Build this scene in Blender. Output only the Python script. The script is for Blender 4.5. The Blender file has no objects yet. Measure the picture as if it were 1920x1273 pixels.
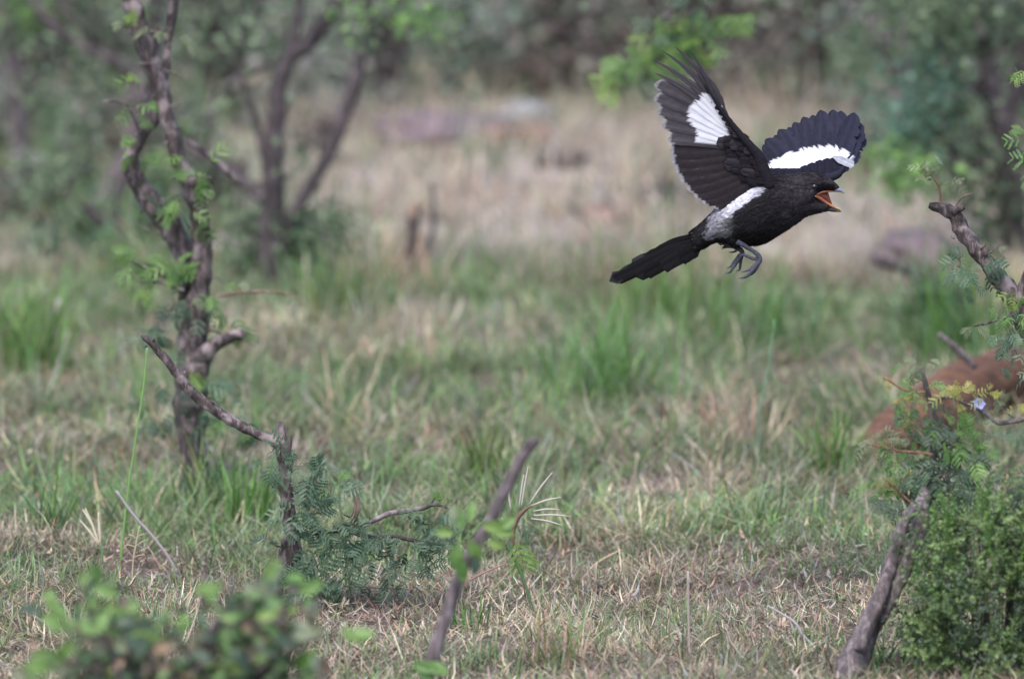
import bpy, bmesh, math, random
import numpy as np
from mathutils import Vector, Matrix, Euler, noise as mn

random.seed(11)
RNG = np.random.default_rng(7)
S = bpy.context.scene
COL = S.collection

# ------------------------------------------------------------------ camera
CAMH, PITCH = 1.8, 0.1076
FPX = 1920 / 0.09            # focal length in photograph pixels (400 mm lens)
cd = bpy.data.cameras.new('camera')
cd.sensor_width = 36; cd.lens = 400
cd.clip_start = 0.1; cd.clip_end = 3000
cd.dof.use_dof = True
cd.dof.focus_distance = 13.65
cd.dof.aperture_fstop = 6.2
cam = bpy.data.objects.new('camera', cd); COL.objects.link(cam)
cam.location = (0, 0, CAMH); cam.rotation_euler = (math.pi / 2 - PITCH, 0, 0)
S.camera = cam
# ------------------------------------------------------------------ light
SUN_EL, SUN_ROT = math.radians(58), math.radians(200)
w = bpy.data.worlds.new('World'); S.world = w; w.use_nodes = True
nt = w.node_tree; bg = nt.nodes['Background']
sky = nt.nodes.new('ShaderNodeTexSky'); sky.sky_type = 'NISHITA'
sky.sun_disc = False; sky.sun_elevation = SUN_EL; sky.sun_rotation = SUN_ROT
sky.dust_density = 1.5; sky.air_density = 1.0
nt.links.new(sky.outputs[0], bg.inputs[0]); bg.inputs[1].default_value = 0.14
sd = bpy.data.lights.new('sun', 'SUN'); sd.energy = 1.45; sd.angle = math.radians(24); sd.color = (1, .93, .865)
so = bpy.data.objects.new('sun', sd); COL.objects.link(so)
so.rotation_euler = (math.pi / 2 - SUN_EL, 0, math.pi - SUN_ROT)   # sun behind the camera, high, a little to the left
S.view_settings.view_transform = 'Standard'; S.view_settings.look = 'None'
S.view_settings.gamma = 1; S.view_settings.use_curve_mapping = False
S.view_settings.exposure = 1.25

# ------------------------------------------------------------------ helpers
CP, SP = math.cos(PITCH), math.sin(PITCH)
def P(px, py, Y):
    """world point on the sight line of a photograph pixel at world distance Y"""
    u = (px - 960) / FPX; v = (636.5 - py) / FPX
    dy = CP + v * SP; dz = -SP + v * CP
    t = Y / dy
    return Vector((u * t, Y, CAMH + dz * t))
def gY(py):
    v = (636.5 - py) / FPX
    return -CAMH * (CP + v * SP) / (-SP + v * CP)
def pix(x, y, z=0.0):
    """photograph pixel of world points (numpy)"""
    zz = z - CAMH
    f = y * CP - zz * SP; up = y * SP + zz * CP
    return 960 + FPX * x / f, 636.5 - FPX * up / f
def hz(x, y):
    return 0.010 * np.sin(x * 5.1 + y * 1.7) * np.sin(y * 2.3 + 1.0) + 0.006 * np.sin(x * 13 + 2 * y) + 0.004 * np.sin(y * 11 - x * 7)
def G(px, py):
    Y = gY(py); p = P(px, py, Y); p.z = float(hz(p.x, p.y)); return p
def ppm(Y): return FPX / Y          # pixels per metre at distance Y

def vnoise(x, y, s=1.0, seed=0):
    x = np.asarray(x, float) / s + seed * 17.31; y = np.asarray(y, float) / s + seed * 7.77
    xi = np.floor(x).astype(int); yi = np.floor(y).astype(int); fx = x - xi; fy = y - yi
    fx = fx * fx * (3 - 2 * fx); fy = fy * fy * (3 - 2 * fy)
    def h(a, b):
        n = (a * 374761393 + b * 668265263 + seed * 1013) & 0x7fffffff
        n = ((n ^ (n >> 13)) * 1274126177) & 0x7fffffff
        return (n & 0xffff) / 65535.0
    return (h(xi, yi) * (1 - fx) + h(xi + 1, yi) * fx) * (1 - fy) + (h(xi, yi + 1) * (1 - fx) + h(xi + 1, yi + 1) * fx) * fy

def tag(o, label=None, cat=None, group=None, kind=None):
    if label: o['label'] = label
    if cat: o['category'] = cat
    if group: o['group'] = group
    if kind: o['kind'] = kind
    return o
def thing(name, loc, label, cat, group=None):
    o = bpy.data.objects.new(name, None); COL.objects.link(o)
    o.empty_display_size = .02; o.location = loc
    return tag(o, label, cat, group)
def link(name, me, parent=None):
    o = bpy.data.objects.new(name, me); COL.objects.link(o)
    if parent is not None: o.parent = parent
    return o

def origin_of(parent):
    v = Vector((0, 0, 0)); p = parent
    while p is not None: v += p.location; p = p.parent
    return v
class MB:
    """collects geometry in world coordinates; build() links ONE mesh object"""
    def __init__(s): s.v = []; s.f = []; s.c = []
    def add(s, vs, fs, cs=None):
        b = len(s.v); s.v += [tuple(v) for v in vs]; s.f += [tuple(i + b for i in f) for f in fs]
        s.c += [tuple(cs)] * len(vs) if cs is not None and not isinstance(cs[0], (tuple, list)) else (list(cs) if cs is not None else [(1, 1, 1)] * len(vs))
    def build(s, name, mat, parent=None, smooth=True, org=None):
        o0 = org if org is not None else origin_of(parent)
        me = bpy.data.meshes.new(name)
        me.from_pydata([(v[0] - o0[0], v[1] - o0[1], v[2] - o0[2]) for v in s.v], [], s.f)
        a = me.color_attributes.new('Col', 'FLOAT_COLOR', 'POINT')
        a.data.foreach_set('color', np.array([(c[0], c[1], c[2], 1.0) for c in s.c], dtype=np.float32).ravel())
        me.polygons.foreach_set('use_smooth', [smooth] * len(me.polygons))
        me.materials.append(mat); me.update()
        o = link(name, me, parent)
        if parent is None: o.location = o0
        return o

def catmull(pts, n):
    """pts rows (x,y,z,r...) -> resampled with n steps per segment"""
    p = np.array(pts, float); out = []
    q = np.vstack([2 * p[0] - p[1], p, 2 * p[-1] - p[-2]])
    for i in range(1, len(q) - 2):
        for k in range(n):
            t = k / n
            out.append(.5 * ((2 * q[i]) + (-q[i - 1] + q[i + 1]) * t + (2 * q[i - 1] - 5 * q[i] + 4 * q[i + 1] - q[i + 2]) * t * t + (-q[i - 1] + 3 * q[i] - 3 * q[i + 1] + q[i + 2]) * t ** 3))
    out.append(p[-1]); return np.array(out)
def tube(mb, pts, sides=12, n=5, knob=.0, ridge=.0, nscale=40., col=None, cap=True, wob=0., seed=0):
    """pts: rows (x,y,z,r) metres; bark relief by knob (lumps) and ridge (lengthwise)"""
    c = catmull(pts, n); c[:, 3] = np.maximum(c[:, 3], 1e-4)
    m = len(c); up = Vector((.31, .9, .17)).normalized(); vs = []
    d = c[1:, :3] - c[:-1, :3]
    for i in range(m):
        dd = Vector(d[min(i, m - 2)]) + Vector(d[max(i - 1, 0)]); dd.normalize()
        a = dd.cross(up)
        if a.length < 1e-3: a = dd.cross(Vector((1, 0, 0)))
        a.normalize(); b = dd.cross(a); up = b.cross(dd) if False else up
        ctr = Vector(c[i, :3])
        if wob: ctr = ctr + Vector(mn.noise_vector(ctr * 30 + Vector((seed, 0, 0)))) * wob
        r = c[i, 3]
        for k in range(sides):
            th = 2 * math.pi * k / sides
            e = a * math.cos(th) + b * math.sin(th)
            rr = r
            if knob: rr *= 1 + knob * mn.noise((ctr + e * r) * nscale + Vector((seed, 0, 0)))
            if ridge: rr *= 1 + ridge * mn.noise(Vector((math.cos(th) * 2.2, math.sin(th) * 2.2, i * .10 + seed)))
            vs.append(ctr + e * rr)
    fs = [(i * sides + k, i * sides + (k + 1) % sides, (i + 1) * sides + (k + 1) % sides, (i + 1) * sides + k) for i in range(m - 1) for k in range(sides)]
    if cap:
        fs.append(tuple(range(sides - 1, -1, -1))); fs.append(tuple((m - 1) * sides + k for k in range(sides)))
    mb.add(vs, fs, col)
def pxpts(rows, Y):
    """rows (px,py,width_px[,dY]) -> (x,y,z,r)"""
    out = []
    for r in rows:
        yy = Y + (r[3] if len(r) > 3 else 0)
        p = P(r[0], r[1], yy); out.append((p.x, p.y, p.z, r[2] / 2 / ppm(yy)))
    return out

# ------------------------------------------------------------------ materials
def new_mat(name):
    m = bpy.data.materials.new(name); m.use_nodes = True
    return m, m.node_tree, m.node_tree.nodes['Principled BSDF']
def N(t, typ, **kw):
    n = t.nodes.new(typ)
    for k, v in kw.items(): setattr(n, k, v)
    return n
def ramp(t, stops, fac):
    r = N(t, 'ShaderNodeValToRGB'); e = r.color_ramp.elements
    while len(e) < len(stops): e.new(.5)
    for i, (p, c) in enumerate(stops): e[i].position = p; e[i].color = (*c, 1)
    t.links.new(fac, r.inputs[0]); return r.outputs[0]
def bark_mat(name, dark, mid, light, scale=60, bump=.5, streak=(1, 1, .25), lich=.62):
    m, t, b = new_mat(name)
    tc = N(t, 'ShaderNodeTexCoord'); mp = N(t, 'ShaderNodeMapping'); mp.inputs[3].default_value = streak
    t.links.new(tc.outputs['Object'], mp.inputs[0])
    n1 = N(t, 'ShaderNodeTexNoise'); n1.inputs['Scale'].default_value = scale * 2.4; n1.inputs['Detail'].default_value = 8; n1.inputs['Roughness'].default_value = .7
    t.links.new(mp.outputs[0], n1.inputs[0])
    c1 = ramp(t, [(.33, dark), (.5, mid), (.66, light)], n1.outputs[0])
    n2 = N(t, 'ShaderNodeTexNoise'); n2.inputs['Scale'].default_value = scale * .5; n2.inputs['Detail'].default_value = 4
    t.links.new(tc.outputs['Object'], n2.inputs[0])
    k = ramp(t, [(lich - .07, (0, 0, 0)), (lich + .05, (1, 1, 1))], n2.outputs[0])
    mx = N(t, 'ShaderNodeMixRGB'); t.links.new(k, mx.inputs[0]); t.links.new(c1, mx.inputs[1]); mx.inputs[2].default_value = (*[min(1, x * 1.15) for x in light], 1)
    n4 = N(t, 'ShaderNodeTexNoise'); n4.inputs['Scale'].default_value = scale * .25; t.links.new(tc.outputs['Object'], n4.inputs[0])
    hs = N(t, 'ShaderNodeMixRGB', blend_type='MULTIPLY'); hs.inputs[0].default_value = .8
    t.links.new(mx.outputs[0], hs.inputs[1]); t.links.new(ramp(t, [(.3, (.6, .55, .55)), (.7, (1.15, 1.1, 1.05))], n4.outputs[0]), hs.inputs[2])
    t.links.new(hs.outputs[0], b.inputs['Base Color']); b.inputs['Roughness'].default_value = .85
    bp = N(t, 'ShaderNodeBump'); bp.inputs['Strength'].default_value = bump; bp.inputs['Distance'].default_value = .002
    t.links.new(n1.outputs[0], bp.inputs['Height']); t.links.new(bp.outputs[0], b.inputs['Normal'])
    return m
BARK = bark_mat('bark', (.018, .013, .013), (.07, .053, .051), (.25, .205, .21), scale=75, bump=.9, lich=.6)
BARK_GREY = bark_mat('bark_grey', (.035, .028, .031), (.115, .093, .097), (.30, .255, .27), bump=.8, lich=.7)
BARK_RED = bark_mat('bark_red', (.06, .026, .015), (.125, .058, .032), (.21, .105, .06), scale=30, bump=.9, streak=(.3, 1, 1), lich=.8)
BARK_TAN = bark_mat('bark_tan', (.10, .07, .05), (.22, .15, .115), (.36, .27, .22), lich=.75)
BARK_DARK = bark_mat('bark_dark', (.02, .016, .017), (.055, .043, .046), (.16, .13, .14), lich=.66, scale=40)
TWIG_ORANGE = bark_mat('twig_orange', (.13, .065, .04), (.24, .13, .08), (.34, .21, .14), lich=.9)

def leaf_mat(name, c1, c2, tr=.3, scale=25):
    m, t, b = new_mat(name)
    oi = N(t, 'ShaderNodeObjectInfo'); tc = N(t, 'ShaderNodeTexCoord')
    n = N(t, 'ShaderNodeTexNoise'); n.inputs['Scale'].default_value = scale; t.links.new(tc.outputs['Object'], n.inputs[0])
    ad = N(t, 'ShaderNodeMath', operation='ADD'); t.links.new(oi.outputs['Random'], ad.inputs[0])
    ml = N(t, 'ShaderNodeMath', operation='MULTIPLY_ADD'); t.links.new(n.outputs[0], ml.inputs[0]); ml.inputs[1].default_value = 1.0; ml.inputs[2].default_value = -.5
    t.links.new(ml.outputs[0], ad.inputs[1])
    c = ramp(t, [(0.05, c1), (.95, c2)], ad.outputs[0])
    at = N(t, 'ShaderNodeAttribute', attribute_name='Col')
    mu = N(t, 'ShaderNodeMixRGB', blend_type='MULTIPLY'); mu.inputs[0].default_value = 1
    t.links.new(c, mu.inputs[1]); t.links.new(at.outputs[0], mu.inputs[2])
    t.links.new(mu.outputs[0], b.inputs['Base Color']); b.inputs['Roughness'].default_value = .5
    ts = N(t, 'ShaderNodeBsdfTranslucent'); t.links.new(mu.outputs[0], ts.inputs[0])
    mix = N(t, 'ShaderNodeMixShader'); mix.inputs[0].default_value = tr
    t.links.new(b.outputs[0], mix.inputs[1]); t.links.new(ts.outputs[0], mix.inputs[2])
    t.links.new(mix.outputs[0], t.nodes['Material Output'].inputs[0])
    return m
L_GREEN = leaf_mat('leaf_green', (.10, .20, .05), (.20, .33, .09))
L_BLUE = leaf_mat('leaf_bluegreen', (.06, .115, .068), (.165, .24, .145))
L_DARK = leaf_mat('leaf_dark', (.055, .09, .058), (.13, .175, .115))
L_YEL = leaf_mat('leaf_yellow', (.30, .30, .06), (.42, .38, .12))
L_BRIGHT = leaf_mat('leaf_bright', (.13, .24, .05), (.27, .38, .10), tr=.35)
L_SAGE = leaf_mat('leaf_sage', (.17, .20, .11), (.30, .33, .20))
L_BUSH = leaf_mat('leaf_bush', (.085, .155, .055), (.20, .28, .105))
L_DRY = leaf_mat('leaf_dry', (.22, .14, .09), (.40, .28, .19), tr=.15)

def col_mat(name, rough=.6, tr=0., spec=.3, bump=0., bscale=300):
    m, t, b = new_mat(name)
    at = N(t, 'ShaderNodeAttribute', attribute_name='Col')
    t.links.new(at.outputs[0], b.inputs['Base Color']); b.inputs['Roughness'].default_value = rough
    b.inputs['Specular IOR Level'].default_value = spec
    if bump:
        tc = N(t, 'ShaderNodeTexCoord'); n = N(t, 'ShaderNodeTexNoise'); n.inputs['Scale'].default_value = bscale; n.inputs['Detail'].default_value = 5
        t.links.new(tc.outputs['Object'], n.inputs[0])
        bp = N(t, 'ShaderNodeBump'); bp.inputs['Strength'].default_value = bump; bp.inputs['Distance'].default_value = .002
        t.links.new(n.outputs[0], bp.inputs['Height']); t.links.new(bp.outputs[0], b.inputs['Normal'])
    if tr:
        ts = N(t, 'ShaderNodeBsdfTranslucent'); t.links.new(at.outputs[0], ts.inputs[0])
        mix = N(t, 'ShaderNodeMixShader'); mix.inputs[0].default_value = tr
        t.links.new(b.outputs[0], mix.inputs[1]); t.links.new(ts.outputs[0], mix.inputs[2])
        t.links.new(mix.outputs[0], t.nodes['Material Output'].inputs[0])
    return m
GRASS = col_mat('grass', .55, .28)
STALK = col_mat('stalk', .6, .1)
FEATHER = col_mat('feather', .75, .08, .10)
PLUMAGE = col_mat('plumage', .85, 0., .06, bump=.6, bscale=500)
HORN = col_mat('horn', .35, 0., .5)
SKIN = col_mat('mouth_skin', .35, 0., .5)
SCALE = bark_mat('leg_scale', (.018, .018, .026), (.055, .056, .085), (.17, .175, .235), scale=330, bump=.8, streak=(1, 1, 1), lich=.9)
FOLIAGE = col_mat('far_foliage', .6, .3)

# ground
def ground_mat():
    m, t, b = new_mat('soil')
    tc = N(t, 'ShaderNodeTexCoord')
    n1 = N(t, 'ShaderNodeTexNoise'); n1.inputs['Scale'].default_value = 3.2; n1.inputs['Detail'].default_value = 6
    n2 = N(t, 'ShaderNodeTexNoise'); n2.inputs['Scale'].default_value = 60; n2.inputs['Detail'].default_value = 8; n2.inputs['Roughness'].default_value = .75
    t.links.new(tc.outputs['Object'], n1.inputs[0]); t.links.new(tc.outputs['Object'], n2.inputs[0])
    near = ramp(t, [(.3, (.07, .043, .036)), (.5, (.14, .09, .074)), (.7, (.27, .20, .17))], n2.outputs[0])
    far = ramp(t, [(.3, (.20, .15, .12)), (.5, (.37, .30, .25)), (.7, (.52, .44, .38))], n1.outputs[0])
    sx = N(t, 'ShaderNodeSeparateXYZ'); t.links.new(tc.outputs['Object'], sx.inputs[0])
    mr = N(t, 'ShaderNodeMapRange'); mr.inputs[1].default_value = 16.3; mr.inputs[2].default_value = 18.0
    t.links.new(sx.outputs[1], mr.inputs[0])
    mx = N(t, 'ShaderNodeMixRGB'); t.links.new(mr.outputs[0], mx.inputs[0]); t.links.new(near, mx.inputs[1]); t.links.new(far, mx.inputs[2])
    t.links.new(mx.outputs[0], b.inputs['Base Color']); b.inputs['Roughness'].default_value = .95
    bp = N(t, 'ShaderNodeBump'); bp.inputs['Strength'].default_value = .8; bp.inputs['Distance'].default_value = .01
    t.links.new(n2.outputs[0], bp.inputs['Height']); t.links.new(bp.outputs[0], b.inputs['Normal'])
    return m
SOIL = ground_mat()

# ------------------------------------------------------------------ ground sheet
def build_ground():
    xs = np.concatenate([[-1500, -300, -60, -15, -6], np.arange(-3, 3.01, .05), [6, 15, 60, 300, 1500]])
    ys = np.concatenate([[-1500, -200, -30, 0, 6], np.arange(10, 26.01, .05), [30, 45, 100, 400, 2500]])
    X, Y = np.meshgrid(xs, ys); Z = hz(X, Y) * np.clip(1.5 - np.abs(X) / 6, 0, 1)
    Z += .006 * (vnoise(X, Y, .07, 3) - .5) * (np.abs(X) < 4)
    vs = np.stack([X, Y, Z], -1).reshape(-1, 3)
    nx = len(xs); fs = [(j * nx + i, j * nx + i + 1, (j + 1) * nx + i + 1, (j + 1) * nx + i) for j in range(len(ys) - 1) for i in range(nx - 1)]
    me = bpy.data.meshes.new('ground'); me.from_pydata(vs.tolist(), [], fs); me.materials.append(SOIL)
    me.polygons.foreach_set('use_smooth', [True] * len(me.polygons))
    o = link('ground', me); o['kind'] = 'structure'
build_ground()

# ------------------------------------------------------------------ blades (vectorised)
def blades_mesh(name, mat, x, y, z, az, L, th0, bend, wid, c0, c1, seg=3, parent=None, org=(0, 0, 0)):
    n = len(x); ca, sa = np.cos(az), np.sin(az)
    tw = RNG.uniform(-.9, .9, n)                              # blade's flat side turned about its own axis
    wx, wy = -np.sin(az + tw), np.cos(az + tw)
    V = np.zeros((n, seg + 1, 2, 3)); C = np.ones((n, seg + 1, 2, 4), np.float32)
    cx, cy, cz = x.copy(), y.copy(), z.copy(); th = th0.copy()
    for s in range(seg + 1):
        f = s / seg; ww = wid * (1 - f ** 2.2) * .5 + .00015
        V[:, s, 0] = np.stack([cx - wx * ww, cy - wy * ww, cz], -1)
        V[:, s, 1] = np.stack([cx + wx * ww, cy + wy * ww, cz], -1)
        C[:, s, 0, :3] = C[:, s, 1, :3] = c0 * (1 - f) + c1 * f
        dl = L / seg
        cx = cx + np.sin(th) * ca * dl; cy = cy + np.sin(th) * sa * dl; cz = np.maximum(cz + np.cos(th) * dl, z + .001)
        th = th + bend / seg
    V -= np.array(org)
    nv = n * (seg + 1) * 2
    base = (np.arange(n) * (seg + 1) * 2)[:, None, None] + (np.arange(seg) * 2)[None, :, None]
    F = (base + np.array([0, 1, 3, 2])[None, None, :]).reshape(-1)
    nf = n * seg
    me = bpy.data.meshes.new(name); me.vertices.add(nv); me.loops.add(nf * 4); me.polygons.add(nf)
    me.vertices.foreach_set('co', V.reshape(-1)); me.loops.foreach_set('vertex_index', F.astype(np.int32))
    me.polygons.foreach_set('loop_start', np.arange(0, nf * 4, 4, dtype=np.int32))
    me.polygons.foreach_set('use_smooth', np.ones(nf, bool))
    me.update(calc_edges=True)
    a = me.color_attributes.new('Col', 'FLOAT_COLOR', 'POINT'); a.data.foreach_set('color', C.reshape(-1))
    me.materials.append(mat)
    o = link(name, me, parent)
    if parent is None: o.location = org
    return o
PAL = np.array([(.115, .22, .055), (.13, .23, .105), (.18, .20, .075), (.50, .39, .26), (.66, .56, .42), (.50, .32, .23), (.20, .11, .08), (.40, .38, .35), (.19, .34, .10)])
# 0 green 1 bluegreen 2 olive 3 straw 4 pale straw 5 pinkish 6 red brown 7 grey 8 light green
BLOBS = [  # px, py, rx, ry, greenness change, density factor change  (patches on the ground)
    (250, 470, 330, 110, +.55, 0), (80, 360, 260, 110, +.6, .3), (380, 330, 180, 70, +.5, .3), (520, 520, 140, 90, +.4, 0), (90, 1010, 110, 28, -.35, -.6), (270, 1075, 80, 28, -.4, -.6),
    (680, 1165, 90, 25, -.3, -.7), (860, 1200, 80, 22, -.4, -.7), (1120, 680, 140, 90, +.3, 0), (1400, 640, 120, 50, +.3, 0), (1700, 640, 150, 70, +.45, 0),
    (1340, 780, 70, 60, -.5, 0), (1250, 545, 200, 50, +.3, 0), (900, 850, 120, 60, +.2, 0), (850, 620, 90, 50, +.1, -.5), (1500, 900, 160, 60, +.25, 0),
    (650, 900, 120, 60, +.15, 0), (960, 320, 90, 30, +.35, 0), (1270, 370, 120, 40, +.5, 0), (1450, 310, 130, 50, +.4, 0), (1640, 420, 90, 40, +.4, 0), (760, 330, 60, 25, +.2, -.6), (1110, 290, 60, 25, 0, -.8), (700, 460, 80, 30, 0, -.7), (1000, 470, 90, 30, .1, -.7), (1500, 480, 120, 30, .2, -.5), (1250, 470, 60, 25, .3, 0), (1250, 1120, 160, 60, -.3, 0), (1450, 1150, 120, 60, -.3, 0), (80, 920, 160, 50, +.3, 0), (200, 640, 220, 80, +.3, 0), (420, 960, 90, 45, +.4, 0),
    (1130, 1020, 120, 45, -.35, 0), (760, 560, 60, 30, -.3, 0), (1720, 1080, 120, 60, +.1, 0), (1560, 1230, 60, 40, +.2, 0), (700, 700, 60, 30, +.2, 0)]
def greenness(x, y):
    px, py = pix(x, y)
    g = np.interp(py, [-50, 130, 230, 400, 500, 545, 620, 760, 900, 1050, 1273], [.55, .35, .10, .08, .20, .52, .66, .60, .56, .52, .50])
    d = np.ones_like(g)
    for bx, by, rx, ry, dg, dd in BLOBS:
        k = np.exp(-((px - bx) / rx) ** 2 - ((py - by) / ry) ** 2); g = g + dg * k; d = d + dd * k
    g = g + 1.0 * (vnoise(x, y, .30, 1) - .5) + .5 * (vnoise(x, y, .09, 2) - .5)
    return np.clip(g, 0, 1), np.clip(d, .1, 2)
def pick_cols(g, n, far):
    u = RNG.random(n); idx = np.where(u < g, RNG.choice([0, 0, 1, 1, 2, 8], n), RNG.choice([3, 4, 5, 7, 4, 2, 3, 6], n))
    idx = np.where((u >= g) & (far > .5), RNG.choice([3, 4, 4, 7, 5, 7], n), idx)
    c = PAL[idx] * (1 - .06 * far[:, None]) * RNG.uniform(.7, 1.3, (n, 1)) * RNG.uniform(.92, 1.08, (n, 3))
    return c, idx
def scatter(n, y0, y1, clump, spread, extra=.55):
    """clump centres then blades round them"""
    m = n // clump
    yy = RNG.uniform(y0, y1, m * 3); half = .045 * yy + extra; xx = RNG.uniform(-1, 1, m * 3) * (.045 * y1 + extra)
    keep = np.abs(xx) < half; xx, yy = xx[keep][:m], yy[keep][:m]
    g, d = greenness(xx, yy); keep = RNG.random(len(xx)) < d * np.clip(2.2 * vnoise(xx, yy, .10, 5) - .15 + .4 * vnoise(xx, yy, .3, 6), .06, 1); xx, yy, g = xx[keep], yy[keep], g[keep]
    k = len(xx); r = np.abs(RNG.normal(0, spread, (k, clump))); a = RNG.uniform(0, 2 * np.pi, (k, clump))
    bx = (xx[:, None] + r * np.cos(a)); by = (yy[:, None] + r * np.sin(a))
    up = (.45 + 1.3 * vnoise(xx, yy, .16, 9)[:, None]) * RNG.uniform(.6, 1.35, (k, 1)) * np.ones((1, clump))
    gg = np.repeat(g[:, None], clump, 1) + RNG.normal(0, .10, (k, 1))
    gg = np.where(RNG.random((k, 1)) < .5, (gg > .5) * .55 + gg * .35, gg)
    br = (.55 + 1.0 * vnoise(xx, yy, .11, 12)) * RNG.uniform(.7, 1.3, k)
    return bx.ravel(), by.ravel(), a.ravel(), (r / spread).ravel(), gg.ravel(), up.ravel(), np.repeat(br, clump)
def sward(name, label, n, y0, y1, clump, spread, Lr, Wr, lean, far):
    x, y, a, r, g, up, br = scatter(n, y0, y1, clump, spread); k = len(x)
    c, idx = pick_cols(g, k, np.full(k, far))
    c = c * br[:, None]
    L = RNG.uniform(*Lr, k) * up * np.where(idx <= 2, 1.1, 1.0)
    th0 = np.clip(RNG.normal(lean, .35, k) + .25 * r, 0.02, 1.5)
    dry = (idx >= 3) & (idx != 8); th0 = np.where(dry & (RNG.random(k) < .45), RNG.uniform(.9, 1.5, k), th0)
    bend = RNG.normal(.6, .9, k)
    wid = RNG.uniform(*Wr, k)
    az = a + RNG.normal(0, .8, k)
    z = hz(x, y) - .002 + np.where(th0 > .9, RNG.uniform(0, .014, k), 0)
    c0 = c * .6 + np.array([.30, .25, .19]) * .22 ; c1 = c * RNG.uniform(.9, 1.25, (k, 1))
    tipdry = RNG.random(k) < .3; c1[tipdry] = c1[tipdry] * .4 + np.array([.46, .39, .32]) * .6
    o = blades_mesh(name, GRASS, x, y, z, az, L, th0, bend, wid, c0, c1, 3)
    tag(o, label, 'grass', kind='stuff'); return o
sward('short_grass', 'short tangled green and straw coloured grass across the near ground', 185000, 11.8, 14.6, 14, .018, (.010, .038), (.0006, .0023), .62, 0)
sward('meadow_grass', 'soft grey green grass with dry stems across the middle ground', 150000, 14.3, 17.7, 18, .028, (.015, .065), (.0010, .0030), .82, 0)
sward('dry_grass', 'pale tan sparse dry grass on the ground further back', 60000, 17.4, 23.5, 16, .035, (.025, .10), (.0018, .0040), .5, 1)

def litter():
    n = 40000; y = RNG.uniform(11.8, 16.5, n); x = RNG.uniform(-1, 1, n) * (.045 * y + .5)
    g, d = greenness(x, y)
    keep = RNG.random(n) < (1.15 - g * .9); x, y = x[keep], y[keep]; n = len(x)
    c = PAL[RNG.choice([3, 4, 5, 5, 6, 7, 4], n)] * RNG.uniform(.6, 1.25, (n, 1))
    z = hz(x, y) + RNG.uniform(.001, .012, n)
    o = blades_mesh('leaf_litter', GRASS, x, y, z, RNG.uniform(0, 6.28, n), RNG.uniform(.005, .024, n), RNG.uniform(.9, 1.6, n), RNG.normal(0, .9, n), RNG.uniform(.0015, .0055, n), c * .9, c, 2)
    tag(o, 'scattered scraps of dry pinkish and straw coloured litter on the soil', 'litter', kind='stuff')
litter()
def bunch(name, base, n, L, lean, wid, cols, label, cat='grass tuft', spread=.012, seg=5, az=None, group=None, bend=.5):
    x = base.x + RNG.normal(0, spread, n); y = base.y + RNG.normal(0, spread, n); z = hz(x, y) - .002
    a = RNG.uniform(0, 6.28, n) if az is None else RNG.normal(az[0], az[1], n)
    c = np.array(cols)[RNG.integers(0, len(cols), n)] * RNG.uniform(.8, 1.2, (n, 1))
    o = blades_mesh(name, GRASS, x, y, z, a, RNG.uniform(.55, 1.1, n) * L, np.abs(RNG.normal(lean, lean * .6, n)), RNG.normal(bend, .35, n), RNG.uniform(.7, 1.2, n) * wid, c * .7, c * 1.1, seg, org=(base.x, base.y, float(hz(base.x, base.y))))
    tag(o, label, cat, group); return o
GR, BG, OL, ST, PS, PK, RB, GY, LG = [tuple(c) for c in PAL]
tufts = [
 (462, 985, 46, .115, .20, .0042, [LG, LG, GR], 'bright light green grass tuft between the left sapling and the broken stump'),
 (385, 965, 40, .14, .35, .0034, [GR, BG, OL], 'dark green grass tuft at the foot of the left sapling trunk'),
 (560, 1130, 40, .09, .5, .003, [BG, OL], 'blue green grass tuft at the foot of the broken stump'),
 (870, 1195, 90, .055, .7, .0028, [GR, BG, GR], 'low dark green grass tuft on the bare soil beside the blurred stick'),
 (1045, 1262, 60, .085, .3, .0022, [OL, GR, ST, PK], 'tuft of thin upright dark blades and dry tan blades at bottom centre'),
 (1125, 760, 90, .17, .15, .0042, [GR, LG, BG], 'tall soft green grass tuft in the centre of the middle ground'),
 (1420, 660, 70, .16, .2, .0045, [GR, GR, BG], 'dark green upright grass tuft below the flying bird'),
 (1370, 830, 60, .12, .4, .0035, [PK, PS, ST], 'dry pinkish tuft with fanned stems in the middle ground'),
 (1640, 1262, 60, .06, .7, .003, [GR, BG, LG], 'green grass tuft beside the foot of the leaning dead stem'),
 (905, 905, 60, .10, .35, .003, [OL, GR, OL], 'olive grass tuft behind the top of the blurred stick'),
 (715, 560, 120, .14, .3, .003, [PS, PK, ST], 'pale dry straw tuft left of the thin broken post'),
 (100, 1010, 50, .10, .5, .003, [BG, GR], 'green drooping grass tuft near the left edge'),
 (1560, 905, 80, .13, .2, .003, [OL, GR, LG], 'upright olive green grass tuft left of the leafy leaning stem'),
 (640, 780, 70, .12, .4, .003, [GR, BG, ST], 'soft grey green tuft right of the left sapling in the middle ground'),
 (1230, 600, 120, .15, .25, .004, [OL, LG, GR], 'yellowish green tuft behind the meadow under the tail of the bird'),
 (1625, 885, 34, .07, .4, .003, [GR, BG, PS], 'pale green tuft over the left end of the red brown log'),
 (1780, 700, 90, .22, .15, .005, [GR, GR, BG], 'tall dark green grass tuft behind the red brown log'),
 (50, 700, 110, .17, .2, .004, [GR, OL, LG], 'tall green tuft at the left edge of the middle ground'),
 (640, 620, 100, .16, .25, .004, [GR, OL, BG], 'tall green tuft in front of the forked background tree'),
 (1740, 1265, 26, .09, .25, .0035, [BG, GR], 'few broad green blades at the foot of the green bush'),
]
for (px, py, n, L, lean, wid, cols, lab) in tufts:
    b = G(px, py); bunch('grass_tuft', b, n, L, lean, wid, cols, lab, spread=.014 if b.y < 15 else .04, group='grass tufts')

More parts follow.
